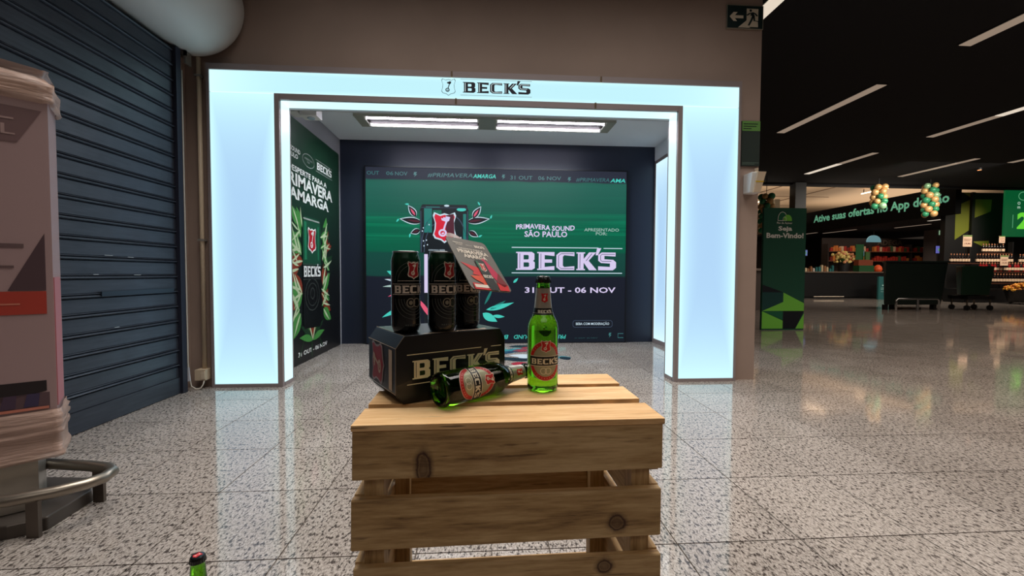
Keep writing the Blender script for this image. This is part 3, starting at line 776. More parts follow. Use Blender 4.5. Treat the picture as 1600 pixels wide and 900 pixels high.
GD = thing('hand_gel_dispenser', 'white wall dispenser holding a cream pump bottle on the pillar', 'dispenser', (2.07, YF, 1.45))
obj('backplate', hexa([(2.0, 3.10, 1.45), (2.09, 3.10, 1.45), (2.09, 3.181, 1.45), (2.0, 3.181, 1.45)], [(2.0, 3.07, 1.60), (2.10, 3.07, 1.60), (2.10, 3.181, 1.60), (2.0, 3.181, 1.60)]), WHITEP, GD, True, bevel=.006)
obj('front_cover', hexa([(2.025, 3.085, 1.452), (2.078, 3.085, 1.452), (2.078, 3.099, 1.452), (2.025, 3.099, 1.452)], [(2.035, 3.05, 1.598), (2.098, 3.05, 1.598), (2.098, 3.069, 1.598), (2.035, 3.069, 1.598)]), BEIGEP, GD, True)
obj('yellow_strip', hexa([(2.028, 3.0665, 1.524), (2.09, 3.0665, 1.524), (2.09, 3.069, 1.524), (2.028, 3.069, 1.524)], [(2.028, 3.0655, 1.532), (2.09, 3.0655, 1.532), (2.09, 3.068, 1.532), (2.028, 3.068, 1.532)]), mat('strip_yellow', (200, 168, 30), .5), GD, True)
obj('pump_head', lathe([(0, 0), (.016, 0), (.016, .012), (.01, .014), (.01, .024), (.014, .026), (.014, .034), (0, .036)], 16, None, (2.06, 3.11, 1.60)), BEIGEP, GD, True)

# ------------------------------------------------------------------ the wooden crate
CR = thing('wooden_crate', 'slatted pine crate carrying the bottles and the black carton', 'crate', (.04, .80, 0), math.radians(.9))
def wd(ax, s, kn=()): return wood('pine_%s%d' % (ax, s), ax, s, kn)
Mi = None
# local coordinates: x across, y depth (front at -.155), z up
FY = -.153
def cz(name, bm, material): return obj(name, bm, material, CR, bevel=.0014, segs=1)
tops = [(-.2425, .2455, -.155, -.0735, 0), (-.243, .2445, -.050, .036, .3), (-.2405, .244, .060, .145, -.2)]
for i, (a, b, c, d, r) in enumerate(tops):
    bm = bmesh.new()
    bx(bm, a, b, c, d, .591, .600, Matrix.Rotation(math.radians(r), 4, 'Z'))
    cz('top_board', bm, wood('pine_top%d' % i, 'X', 3+i*2, (), (182, 132, 82), (222, 174, 118), (240, 202, 150)))  # paler than the slats: brighter light on top put into the wood colour
kn = {0: [(-.135, .532, .011, .024)], 1: [(.17, .432, .013, .012)], 2: [(.15, .362, .012, .010)]}
fz = [(.5145, .5905), (.405, .4845), (.296, .377), (.188, .268), (.06, .158)]
for i, (a, b) in enumerate(fz):
    t = .0035 if i in (0, 1) else .001
    l, r = (-.2425, .2435) if i != 1 else (-.245, .2425)
    bot = [(l, FY, a), (r, FY, a+t), (r, FY+.014, a+t), (l, FY+.014, a)]
    top = [(l+.001, FY, b), (r, FY, b+t*.3), (r, FY+.014, b+t*.3), (l+.001, FY+.014, b)]
    cz('front_slat', hexa(bot, top), wd('X', 10+i, kn.get(i, ())))
for i, (a, b) in enumerate(((.508, .5905), (.312, .392), (.095, .178), (.01, .085))):
    cz('back_slat', box(-.243, .243, .139, .153, a, b), wd('X', 20+i))
for s in (-1, 1):
    for i, (a, b) in enumerate(((.51, .5905), (.402, .4865), (.294, .379), (.186, .27), (.06, .16))):
        x0_, x1_ = sorted((s*.2425, s*.2285))
        cz('side_slat', box(x0_, x1_, FY+.0145, .1385, a, b), wd('Y', 30+i+(5 if s > 0 else 0)))
    for yy in (FY+.0147, .1383-.03):
        x0_, x1_ = sorted((s*.228, s*.198))
        cz('corner_post', box(x0_, x1_, yy, yy+.03, 0, .5905), wd('Z', 41 if yy < 0 else 42))
    # inner batten under the top
    x0_, x1_ = sorted((s*.1975, s*.17))
    cz('top_batten', box(x0_, x1_, FY+.0147, .138, .572, .5905), wd('Y', 45))

# ------------------------------------------------------------------ bottle
BP = [(0, .005), (.02, .003), (.0235, 0), (.0275, .001), (.0298, .004), (.0305, .010), (.0305, .120), (.0300, .127), (.0285, .134), (.0255, .141), (.0222, .147), (.0195, .1525), (.0178, .159), (.0166, .167), (.0148, .186), (.0136, .204), (.0131, .2085), (.0140, .2100), (.0142, .2130), (.0128, .2145), (.0128, .219), (0, .219)]
def bottle_r(z):
    for (r0, z0_), (r1, z1_) in zip(BP[4:], BP[5:]):
        if z0_ <= z <= z1_ and z1_ > z0_: return r0+(r1-r0)*(z-z0_)/(z1_-z0_)
    return .0305
GLASS = mat('green_bottle_glass', (100, 178, 30), .02, trans=1., ior=1.42)
def make_bottle(label):
    t = thing('beer_bottle', label, 'bottle')
    o = obj('glass', lathe(BP, 40), GLASS, t, smooth=True)
    cap = bmesh.new(); n = 42
    rings_ = [[(.0152+(.0007 if i % 2 else -.0004), .2115) for i in range(n)], [(.0146+(.0004 if i % 2 else -.0002), .2185) for i in range(n)], [(.0132, .2232)]*n, [(.0118, .2246)]*n, [(.006, .2250)]*n]
    R_ = [[cap.verts.new((r*math.cos(2*PI*i/n), r*math.sin(2*PI*i/n), z)) for i, (r, z) in enumerate(q)] for q in rings_]
    for a, b in zip(R_, R_[1:]):
        for i in range(n): cap.faces.new((a[i], a[(i+1) % n], b[(i+1) % n], b[i]))
    cap.faces.new(R_[-1]); cap.faces.new(R_[0][::-1])
    c = obj('crown_cap', cap, mat('cap_black', (18, 18, 20), .3, .3, coat=.5), t)
    decal('cap_emblem', join(shield(0, -.001, .0135, .0165)), lambda u, v: (u, v, .22535), mat('cap_red', (196, 40, 46), .35), c)
    decal('cap_key', key(0, -.001, .0125, .0155), lambda u, v: (u, v, .2256), mat('cap_silver', (226, 200, 190), .4), c)
    RM = lambda k: round_map(bottle_r, .00025+.00018*k)
    SIL = mat('label_silver', (188, 180, 166), .28, .55); LRED = mat('label_red', (188, 30, 30), .4); LOL = mat('label_olive', (158, 156, 128), .35, .3); LBK = mat('label_black', (16, 16, 15), .35); LCR = mat('label_cream', (222, 212, 188), .4); LW = mat('label_rim', (214, 190, 168), .4)
    def bd(name, s, m_, k, par=t): return decal(name, s, RM(k), m_, par, step=.004)
    # front label
    z0 = .0625
    lab = bd('front_label', poly(ell(0, z0, .0345, .0385, 56)), LW, 0)
    bd('label_ring', poly(ell(0, z0, .0335, .0375, 56)), LRED, 1, lab)
    bd('label_field', poly(ell(0, z0, .0265, .0305, 48)), LOL, 2, lab)
    bd('label_band', poly([(-.0335, z0-.0105), (.0335, z0-.0105), (.0335, z0+.0095), (-.0335, z0+.0095)]), LCR, 3, lab)
    bd('label_band', poly([(-.0338, z0-.0092), (.0338, z0-.0092), (.0338, z0+.0082), (-.0338, z0+.0082)]), LBK, 4, lab)
    bd('label_lettering', mark(-.030, z0-.0064, .030, z0+.0042), LCR, 5, lab)
    bd('label_shield', shield(0, z0+.0278, .0205, .0245), LW, 3, lab); bd('label_shield', shield(0, z0+.0278, .0205, .0245, .86), LRED, 4, lab); bd('label_key', key(0, z0+.0278, .018, .022), LCR, 5, lab)
    bd('label_medal', join(ring(-.0045, z0-.0195, .0065, .0065, .0012, 18), ring(.0045, z0-.0195, .0065, .0065, .0012, 18)), LCR, 3, lab)
    bd('label_small_text', join(*[aff(rect(-.0006, -.0012, .0006, .0012), 1, 1, .030*math.cos(a), z0+.034*math.sin(a), a+PI/2) for a in [math.radians(q) for q in range(225, 316, 10)]]+[aff(rect(-.0006, -.0012, .0006, .0012), 1, 1, .030*math.cos(a), z0+.034*math.sin(a), a+PI/2) for a in [math.radians(q) for q in list(range(28, 58, 10))+list(range(125, 155, 10))]]), mat('label_pink', (216, 130, 116), .4), 2, lab)
    # neck label
    nk = []
    for z in (.150, .157, .1635, .175, .190, .2010): nk.append((bottle_r(z)+.0004, z))
    nl_ = obj('neck_label', lathe(nk, 40), SIL, t, smooth=True)
    obj('neck_band', lathe([(bottle_r(z)+.0007, z) for z in (.1495, .153, .157, .1625)], 40), LBK, nl_, smooth=True)
    for turn in (0, PI):
        f = round_map(bottle_r, .0011, turn)
        decal('neck_lettering', mark(-.0145, .1533, .0145, .1590), f, LCR, nl_, step=.003)
        decal('neck_shield', shield(0, .1825, .0135, .019), f, LRED, nl_, step=.003)
        decal('neck_key', key(0, .1825, .012, .017), round_map(bottle_r, .0014, turn), LCR, nl_, step=.003)
    return t
B1 = make_bottle('upright green beer bottle standing on the wooden crate')
B1.location = (.1155, .8275, .6003); B1.rotation_euler = (0, 0, math.radians(4))
B2 = copy_tree(B1); B2['label'] = 'green beer bottle lying on its side against the black carton'
d = Vector((.168, .146, 0)).normalized(); side = Vector((d.y, -d.x, 0)); roll = math.radians(18)
nrm = side*math.cos(roll)+Vector((0, 0, 1))*math.sin(roll)
yl = -nrm; xl = yl.cross(d)
R3 = Matrix((xl, yl, d)).transposed()
B2.rotation_euler = R3.to_euler(); B2.location = (-.0777, .7145, .6313)
B3 = copy_tree(B1); B3['label'] = 'green bottle neck with black cap poking up at the lower left'
for ch in list(B3.children):
    if ch.name.startswith('neck_label'):
        for q in list(ch.children): bpy.data.objects.remove(q)
        bpy.data.objects.remove(ch)
B3.location = (-0.611, 0.925, 0.0002); B3.rotation_euler = (0, 0, math.radians(-30))
for b in (B1, B2, B3): b['group'] = 'green beer bottles'
# ------------------------------------------------------------------ carton
CA_ = math.radians(31)
CT = thing('beer_carton', 'black cardboard beer carton with gold lettering under the cans', 'carton', (-.152, .732, .6003), CA_)
CW, CD, CH = .226, .158, .121
CM = mat('carton_black', (16, 15, 17), .32, coat=.25)
oct_ = [(.014, 0), (CW-.012, 0), (CW, .018), (CW, CH-.022), (CW-.012, CH-.001), (.016, CH-.001), (0, CH-.022), (0, .018)]
bm = hexa([(x, 0, z) for x, z in oct_], [(x, CD, z) for x, z in oct_])
obj('box_body', bm, CM, CT, bevel=.0016)
GOLD = mat('carton_gold', (250, 230, 186), .4); EDGE = mat('carton_edge', (120, 108, 92), .6); CRED = mat('carton_red', (150, 26, 44), .4); CRM = mat('carton_cream', (190, 170, 148), .5)
cf = facing(-.0008)
decal('front_lettering', mark(.030, .042, CW-.014, .075), cf, GOLD, CT)
decal('front_lettering_inline', mark_line(.030, .042, CW-.014, .075), facing(-.0014), CM, CT)
decal('front_rule', join(rect(.020, .0855, CW-.056, .087), rect(CW-.034, .0855, CW-.010, .087), rect(.020, .033, CW-.010, .0345)), cf, GOLD, CT)
em2 = lambda k: (lambda u, v: (-.0008-.0006*k, CD-u, v))
decal('end_shield', shield(.062, .060, .080, .074, 1., PI/2), em2(0), mat('carton_silver', (176, 168, 172), .4), CT)
decal('end_shield', shield(.062, .060, .080, .074, .88, PI/2), em2(1), CRED, CT)
decal('end_key', key(.062, .060, .072, .066, PI/2), em2(2), CRM, CT)
decal('nutrition_panel', rect(.124, .022, .142, .094), em2(0), CRM, CT)
decal('end_bar', join(rect(.110, .022, .1125, .094), rect(.010, .04, .012, .09)), em2(0), mat('carton_slate', (52, 60, 62), .5), CT)
# open glued flaps at the lower left end and creased edges
obj('end_flap', hexa([(.004, .01, .012), (.016, .01, .0005), (.016, CD-.01, .0005), (.004, CD-.01, .012)], [(.002, .01, .0135), (.014, .01, .002), (.014, CD-.01, .002), (.002, CD-.01, .0135)]), CM, CT)
obj('crease', tube([(-.0002, .001, CH-.022), (-.0002, CD-.001, CH-.022)], .0007, 5), EDGE, CT)
obj('crease', tube([(.016, .0, CH-.001), (.016, CD-.001, CH-.001)], .0007, 5), EDGE, CT)
obj('crease', tube([(.0, .0, .02), (.0, .0, CH-.022), (.016, .0, CH-.001)], .0006, 5), EDGE, CT)
bm = bmesh.new()
rl = random.Random(5)
tf = poly(*[[(.03, .02), (.10, .012), (.17, .03), (.19, .02), (.185, .05), (.12, .04), (.05, .05)]])
decal('torn_label', join(poly([(.05, .004), (.12, .003), (.15, .012), (.10, .016), (.09, .011), (.06, .014)]), poly([(.13, .006), (.185, .004), (.19, .02), (.17, .016)]), poly([(.085, .03), (.13, .026), (.12, .04), (.1, .036)])), lambda u, v: (u, v, CH-.0006), mat('torn_paper', (176, 152, 128), .5), CT)

# ------------------------------------------------------------------ cans
def can_mat():
    M = mat('can_print', (14, 20, 18), .24, .35, coat=.3)
    n = NT(M); s = n.sep(n.new('ShaderNodeTexCoord').outputs['Object'])
    n.link(n.ramp(n.math('DIVIDE', s[2], .15), [(0, lin((8, 9, 10))), (.6, lin((10, 13, 13))), (.8, lin((12, 40, 28))), (1, lin((16, 66, 42)))]), n.b.inputs['Base Color'])
    return M
CANM = can_mat(); CANS = mat('can_aluminium', (170, 172, 174), .3, .9)
HCN = .149; RC = .0267
CPR = [(0, .006), (.018, .006), (.0205, 0), (.0222, .0005), (.0245, .006), (RC, .013), (RC, HCN-.017), (.0258, HCN-.012), (.0236, HCN-.005), (.0233, HCN-.003)]
def can_r(z): return RC
def make_can(label, turn):
    t = thing('beer_can', label, 'can', group='black beer cans on the carton')
    obj('can_body', lathe(CPR, 44), CANM, t, smooth=True)
    obj('lid', lathe([(.0233, HCN-.003), (.0240, HCN-.001), (.0236, HCN), (.0226, HCN-.0005), (.0218, HCN-.005), (0, HCN-.005)], 44), CANS, t, smooth=True)
    tb_ = bmesh.new(); bx(tb_, -.005, .005, -.011, .011, HCN-.0048, HCN-.0036); obj('pull_tab', tb_, CANS, t, bevel=.0004)
    f = lambda k: round_map(can_r, .0002+.00015*k, turn)
    def cd(name, s, m_, k): return decal(name, s, f(k), m_, t, step=.004)
    SI = mat('can_silver_ink', (212, 198, 184), .4); DI = mat('can_dark_ink', (92, 96, 92), .35, .2); RI = mat('can_red_ink', (150, 26, 34), .4); KI = mat('can_black_ink', (8, 8, 9), .35)
    cd('shield', shield(0, .114, .024, .033), SI, 1); cd('shield', shield(0, .114, .024, .033, .86), RI, 2); cd('key', key(0, .114, .021, .029), SI, 3)
    cd('name_band', rect(-.043, .070, .043, .089), KI, 1)
    cd('name_rule', join(rect(-.043, .0885, .043, .0893), rect(-.043, .0697, .043, .0705), rect(-.03, .0945, .03, .0951)), SI, 2)
    cd('name_lettering', mark(-.0375, .0724, .0375, .0862), SI, 2)
    cd('medal', join(ring(-.006, .055, .008, .0085, .0016, 22), ring(.006, .055, .008, .0085, .0016, 22), poly(ell(-.006, .055, .0035, .004, 12))), mat('can_pewter', (128, 120, 104), .4), 2)
    arcs = [stroke([(R_*math.cos(a), .062+R_*1.05*math.sin(a)) for a in [PI+PI*i/24 for i in range(25)]], .0008) for R_ in (.018, .023, .028, .035)]
    arcs += [stroke([(R_*math.cos(a), .092+R_*1.05*math.sin(a)) for a in [PI*i/24 for i in range(25)]], .0008) for R_ in (.030, .036)]
    for a_ in arcs: cd('ring_pattern', a_, DI, 1)
    cd('base_text', join(*[rect(-.016+.004*i, .0125+.001, -.0135+.004*i, .0145+.001) for i in range(9)]), DI, 1)
    return t
can_spots = [(-.146, .797, 'black beer can on the carton, leftmost of the three', 42), (-.080, .806, 'black beer can on the carton, in the middle', 38), (-.036, .866, 'black beer can on the carton, farthest right behind the card', 34)]
for x, y, lab, tr_ in can_spots:
    c = make_can(lab, math.radians(tr_)); c.location = (x, y, .6003+CH-.0003)

# ------------------------------------------------------------------ promo card leaning on the cans
Q = Vector((-.078, .80, .90)); wv = Vector((.075, .07, -.009)); hv = Vector((.058, -.07, -.1))
wv, hv = wv*.99, hv*.98
ex = wv.normalized(); ez = (-hv).normalized(); ez = (ez-ex*ez.dot(ex)).normalized(); ey = ez.cross(ex)
PC = thing('promo_card', 'tilted grey promotional card with red leaves leaning on the cans', 'card')
PC.location = Q+hv; PC.rotation_euler = Matrix((ex, ey, ez)).transposed().to_euler()
cw_, ch_ = wv.length, hv.length
out = rrect(0, 0, cw_, ch_, .010)
bm = hexa([(x, -.0008, z) for x, z in out], [(x, .0008, z) for x, z in out])
obj('card_sheet', bm, mat('card_grey', (102, 97, 90), .45), PC)
kf = lambda k: facing(-.0012-.0003*k)
KW = mat('card_white', (226, 214, 198), .5); KR = mat('card_red', (204, 22, 28), .4); KO = mat('card_orange', (216, 70, 30), .4); KM = mat('card_magenta', (190, 20, 70), .4); KD = mat('card_maroon', (120, 22, 30), .4); KB = mat('card_black', (20, 26, 24), .4); KG = mat('card_green', (30, 110, 74), .4)
X = lambda L: [(x*cw_, z*ch_) for x, z in L]
def kd(name, s, m_, k=1): return decal(name, s, kf(k), m_, PC)
kd('card_text', fit(text2d('PRIMAVERA SOUND', .02), .13*cw_, .885*ch_, .36*cw_, .91*ch_), KW)
kd('card_text', fit(text2d('SÃO PAULO', .02), .17*cw_, .85*ch_, .33*cw_, .88*ch_), KW)
kd('card_text', fit(text2d('APRESENTADO POR'), .42*cw_, .865*ch_, .58*cw_, .878*ch_), KW)
kd('card_mark', mark(.64*cw_, .845*ch_, .9*cw_, .895*ch_), KW)
kd('card_text', fit(text2d('DESPERTE PARA A', .02), .20*cw_, .775*ch_, .80*cw_, .80*ch_), KW)
kd('card_text', fit(text2d('PRIMAVERA', .035), .13*cw_, .69*ch_, .89*cw_, .765*ch_), KW)
kd('card_text', fit(text2d('AMARGA', .035), .22*cw_, .60*ch_, .80*cw_, .68*ch_), KW)
kd('leaf_print', poly(X([(.05, .50), (.42, .42), (.46, .26), (.2, .28), (.26, .34)])), KR)
kd('leaf_print', poly(X([(.12, .25), (.5, .27), (.55, .04), (.3, .04), (.34, .12), (.2, .18)])), KO, 2)
kd('leaf_print', poly(X([(.08, .12), (.3, .1), (.5, .0), (.07, .005)])), KR, 3)
kd('leaf_print', poly(X([(.62, .60), (.70, .64), (.86, .36), (.80, .12), (.66, .3)])), KM)
kd('leaf_print', poly(X([(.70, .16), (.88, .36), (.96, .12), (.84, .08)])), KD, 2)
kd('leaf_print', poly(X([(.70, .16), (.96, .12), (.93, .01), (.68, .01)])), KR, 2)
kd('card_slip', rect(.10*cw_, .035*ch_, .46*cw_, .09*ch_), KW, 4)
kd('can_print', poly(X([(.42, .56), (.45, .58), (.63, .58), (.66, .56), (.66, .04), (.63, .0), (.45, .0), (.42, .04)])), KB, 4)
kd('can_print', rect(.44*cw_, .36*ch_, .48*cw_, .55*ch_), KG, 5)
kd('can_shield', shield(.545*cw_, .43*ch_, .13*cw_, .17*ch_), KW, 5); kd('can_shield', shield(.545*cw_, .43*ch_, .13*cw_, .17*ch_, .82), KR, 6); kd('can_key', key(.545*cw_, .43*ch_, .11*cw_, .15*ch_), KW, 7)
kd('can_lettering', mark(.43*cw_, .225*ch_, .655*cw_, .28*ch_), KW, 6)
# the loop that hooks over the can
lp = [(.06*cw_+.40*cw_*(.5-.5*math.cos(PI*i/14)), .0+.0*i, ch_-.004+.022*math.sin(PI*i/14)) for i in range(15)]
bm = bmesh.new()
A = [bm.verts.new((x, y+.004*math.sin(PI*i/14), z)) for i, (x, y, z) in enumerate(lp)]
B = [bm.verts.new((x+.006*(.5-i/14), y+.004*math.sin(PI*i/14)+.001, z-.009*math.sin(PI*i/14)-.0005)) for i, (x, y, z) in enumerate(lp)]
for i in range(14): bm.faces.new((A[i], A[i+1], B[i+1], B[i]))
obj('hanging_loop', bm, mat('loop_film', (190, 170, 170), .3), PC)

# ------------------------------------------------------------------ wrapped display stand on the far left
SROT = math.radians(38)
ST = thing('wrapped_display_stand', 'pinkish display stand wrapped in clear film inside a steel bumper', 'display stand', (-1.423, 1.50, 0), SROT)
# local frame: x runs along the printed front (right edge at 0), y goes back
SX0, SX1, SY0, SY1 = -.56, 0, 0, .20
def stand_ring(z, off, rr=.02):
    L = []
    x0_, x1_, y0_, y1_ = SX0-off, SX1+off, SY0-off, SY1+off
    for cx_, cy_, a in ((x1_-rr, y1_-rr, 0), (x0_+rr, y1_-rr, 90), (x0_+rr, y0_+rr, 180), (x1_-rr, y0_+rr, 270)):
        L += [(cx_+rr*math.cos(math.radians(a+90*i/4)), cy_+rr*math.sin(math.radians(a+90*i/4)), z) for i in range(5)]
    L2 = []
    for a, b in zip(L, L[1:]+L[:1]):
        k = 8 if (Vector(a)-Vector(b)).length > .1 else 1
        for q in range(k): L2.append(tuple(Vector(a).lerp(Vector(b), q/k)))
    return L2
def skin(levels, seed, zrip, orip, material, name, parent):
    rr = random.Random(seed); bm = bmesh.new(); prev = None
    for z, off in levels:
        ringp = stand_ring(z, off); n = len(ringp); ph = rr.uniform(0, 6); vs = []
        for i, p in enumerate(ringp):
            d_ = Vector((p[0]-SX0/2, p[1]-SY1/2, 0)).normalized()
            w_ = math.sin(i*.9+ph)*orip+rr.uniform(-1, 1)*orip*.5
            slope = .06*(p[0]-SX1)*(1 if z > 1.2 else -.3)
            vs.append(bm.verts.new((p[0]+d_.x*w_, p[1]+d_.y*w_, z-slope+math.sin(i*.7+ph)*zrip)))
        if prev:
            for i in range(n): bm.faces.new((prev[i], prev[(i+1) % n], vs[(i+1) % n], vs[i]))
        prev = vs
    return obj(name, bm, material, parent, smooth=True)
SB = mat('stand_print', (164, 136, 135), .42, coat=.3)
obj('stand_body', box(SX0+.006, SX1-.006, SY0+.006, SY1-.006, .225, 1.40), SB, ST, bevel=.012)
FILM = bpy.data.materials.new('stretch_film'); FILM.use_nodes = True
n = NT(FILM)
n.b.inputs['Base Color'].default_value = (*lin((192, 160, 144)), 1); n.b.inputs['Roughness'].default_value = .28
n.b.inputs['Alpha'].default_value = .7
n.bump(n.noise(n.mapping(n.new('ShaderNodeNewGeometry').outputs['Position'], (1, 1, 9)), 7, 4), .5, .02)
skin([(1.375, .0), (1.385, .009), (1.398, .005), (1.418, .006), (1.436, .010), (1.452, -.006), (1.468, -.022), (1.482, -.008), (1.487, -.006)], 2, .004, .003, FILM, 'film_cuff', ST)
skin([(.205, -.006), (.214, .010), (.222, .010), (.236, .003), (.258, .002), (.285, .002), (.292, .008), (.300, .006), (.310, .002), (.318, .008), (.328, .008), (.338, .003), (.348, .008), (.358, .002), (.370, .0)], 4, .002, .001, FILM, 'film_cuff', ST)
obj('top_cover', box(SX0+.03, SX1-.03, SY0+.03, SY1-.03, 1.4005, 1.44), mat('cover_tan', (196, 162, 138), .5), ST, bevel=.01)
sf = lambda k: facing(SY0+.0045-.001*k)
def st(name, s, m_, k=0): return decal(name, s, sf(k), m_, ST)
st('print_band', rect(SX0+.02, .69, -.022, .765), mat('stand_red', (170, 62, 50), .4))
st('print_line', rect(SX0+.02, .722, -.08, .727), mat('stand_tan', (196, 120, 100), .4), 1)
st('print_wedge', poly([(-.105, .768), (-.022, .768), (-.022, .955)]), mat('stand_plum', (82, 62, 66), .4))
st('print_head', poly([(SX0+.02, 1.368), (-.02, 1.350), (-.075, 1.24), (SX0+.02, 1.235)]), mat('stand_mauve', (118, 92, 92), .4))
st('print_text', fit(text2d('PROSSOL', .01), -.36, 1.262, -.078, 1.295), mat('stand_pale', (170, 142, 138), .4), 1)
st('print_line', rect(-.36, 1.31, -.08, 1.316), mat('stand_pale', (170, 142, 138), .4), 1)
SG = mat('stand_dim_ink', (104, 82, 82), .5)
for q in ((-.36, .905, -.068, .918), (-.36, .88, -.12, .893), (-.36, .84, -.09, .848)): st('print_line', rect(*q), SG)
st('print_shelf', poly([(SX0+.02, .475), (-.028, .47), (-.028, .435), (-.08, .425), (-.12, .412), (SX0+.02, .43)]), mat('stand_black', (40, 32, 34), .4))
st('print_products', rect(SX0+.02, .375, -.022, .43), mat('stand_wine', (92, 70, 74), .4))
for x, c in ((-.16, (120, 50, 50)), (-.11, (74, 56, 74)), (-.06, (64, 54, 82))): st('print_products', poly([(x-.02, .388), (x+.012, .388), (x+.016, .43), (x-.012, .43)]), mat('prod_%d' % c[2], c, .4), 1)
st('print_edge', rect(SX0+.02, .376, -.024, .385), mat('stand_tan', (196, 120, 100), .4), 2)
obj('corner_strip', box(-.012, -.0035, .012, .16, .38, .81), mat('stand_pink', (172, 100, 104), .4), ST, bevel=.002)
STL = mat('brushed_steel', (150, 140, 128), .34, .9)
obj('pillar', box(-.54, -.055, .02, .18, .045, .224), mat('pillar_steel', (158, 150, 140), .35, .6), ST, bevel=.02)
obj('base_plate', hexa([(-2.0, 1.30, 0), (-1.47, 1.375, 0), (-1.395, 1.42, 0), (-1.41, 1.60, 0), (-1.5, 1.70, 0), (-2.0, 1.74, 0)], [(-2.0, 1.305, .042), (-1.475, 1.38, .042), (-1.40, 1.425, .042), (-1.415, 1.595, .042), (-1.505, 1.695, .042), (-2.0, 1.735, .042)]), mat('dark_base_steel', (96, 88, 82), .35, .6), ST, True, bevel=.004)
rp = [(-2.05, 1.27, .13), (-1.8, 1.30, .13), (-1.55, 1.335, .13), (-1.44, 1.365, .13), (-1.36, 1.41, .13), (-1.31, 1.455, .13), (-1.29, 1.50, .13), (-1.30, 1.545, .13), (-1.34, 1.575, .13), (-1.42, 1.595, .13), (-1.6, 1.625, .13), (-2.05, 1.69, .13)]
obj('bumper_tube', tube(rp, .0185, 14), STL, ST, True, smooth=True)
for x, y in ((-1.40, 1.385), (-1.385, 1.592)):
    obj('leg', box(x-.018, x+.018, y-.006, y+.006, 0, .118), mat('leg_steel', (110, 100, 92), .4, .8), ST, True)

# ------------------------------------------------------------------ hall ceiling lights
DIF = mat('dim_diffuser', (150, 140, 128), .5, emit=(150, 132, 116), estr=.75)
DIFB = mat('bright_diffuser', (190, 186, 176), .5, emit=(220, 206, 188), estr=1.0)
def strip(x, y0, y1, ymid, label, bright=(0, 0), z=HC, grp='long ceiling strips of the hall', wd_=.075):
    t = thing('strip_light', label, 'ceiling light', (x, (y0+y1)/2, z), group=grp)
    obj('housing', box(x-wd_-.012, x+wd_+.012, y0-.012, y1+.012, z-.012, z-.0005), mat('strip_housing', (40, 38, 38), .6), t, True)
    segs = [(y0, y1)] if ymid is None else [(y0, ymid-.006), (ymid+.006, y1)]
    for (a, b), q in zip(segs, bright):
        obj('diffuser', box(x-wd_, x+wd_, a, b, z-.02, z-.0121), DIFB if q else DIF, t, True)
strip(2.92, 3.4, 5.4, None, 'ceiling strip above the exit sign', (1,))
strip(5.74, 5.86, 7.96, 6.93, 'long grey ceiling strip, nearest one right of the exit sign')
strip(5.74, 2.9, 4.80, None, 'ceiling strip cut by the upper right frame edge')
strip(8.80, 9.08, 11.12, 10.04, 'far ceiling strip above the welcome totem', (0, 1))
strip(8.86, 5.6, 7.97, 6.84, 'ceiling strip at the right edge with one bright half', (1, 0))
strip(11.6, 9.33, 11.19, 10.19, 'far ceiling strip above the hanging banner')
strip(12.8, 8.2, 9.6, None, 'short ceiling strip at the far right')
SP = thing('ceiling_spot', 'small glowing orange spot lamp in the dark ceiling at right', 'spotlight', (12.75, 10.2, HC))
obj('housing', lathe([(.05, -.001), (.05, -.05), (.04, -.05), (.04, -.001)], 16), BLACKM, SP)
obj('lens', lathe([(0, -.045), (.04, -.045), (.04, -.052), (0, -.052)], 16), mat('spot_glow', (250, 170, 110), .5, emit=(255, 160, 100), estr=2), SP)

# atrium tubes added to light the warm ceiling
AT = mat('atrium_tube', (255, 255, 255), .4, emit=(255, 214, 170), estr=6)
for i, (x, y) in enumerate(((9.2, 15.0), (12.6, 15.0), (14.2, 13.2), (9.0, 19.5), (13.0, 19.5), (16.0, 16.5), (8.0, 14.0))):
    t = thing('atrium_fill_tube', 'slim bright tube added to light the warm far ceiling, %s' % ('left of the black post, farther back', 'right of the first balloon column', 'nearest the banner end', 'farthest back at left', 'farthest back at right', 'just above the banner', 'leftmost, beside the pillar')[i], 'ceiling light', (x, y, 4.3), group='slim tubes added to light the warm ceiling')
    obj('tube', tube([(x, y-.6, 4.28), (x, y+.6, 4.28)], .022, 8), AT, t, True)
    hb = bmesh.new(); bx(hb, x-.01, x+.01, y-.5, y-.48, 4.3, 4.449); bx(hb, x-.01, x+.01, y+.48, y+.5, 4.3, 4.449)
    obj('hanger', hb, BLACKM, t, True)

# ------------------------------------------------------------------ welcome totem
TO = thing('welcome_totem', 'tall dark green welcome totem with lime triangles at its foot', 'totem', (4.47, 6.1, 0))
TY = 6.04
TF = lambda k: facing(TY-.001-.0015*k)
obj('panel', box(4.135, 4.795, TY, TY+.04, 0, 1.82), mat('totem_green', (34, 90, 72), .45), TO, True)
TL = mat('totem_lime', (132, 222, 84), .45); TN = mat('totem_navy', (22, 28, 40), .45); TT = mat('totem_teal', (28, 76, 76), .45); TW = mat('totem_white', (248, 250, 246), .5); TMG = mat('totem_mid', (32, 110, 80), .45)
def td(name, s, m_, k=0): return decal(name, s, TF(k), m_, TO, world=True)
td('teal_panel', poly([(4.137, .40), (4.137, .565), (4.465, .565), (4.465, .42), (4.15, .292)]), TT)
td('navy_triangle', poly([(4.137, .565), (4.137, .68), (4.465, .565)]), TN)
td('lime_shape', poly([(4.465, .562), (4.793, .40), (4.793, .285), (4.14, .285), (4.465, .42)]), TL, 1)
td('lime_shape', poly([(4.137, .282), (4.465, .14), (4.465, .02), (4.137, .02)]), TL, 1)
td('navy_shape', poly([(4.465, .282), (4.793, .282), (4.66, .02), (4.465, .02)]), TN, 1)
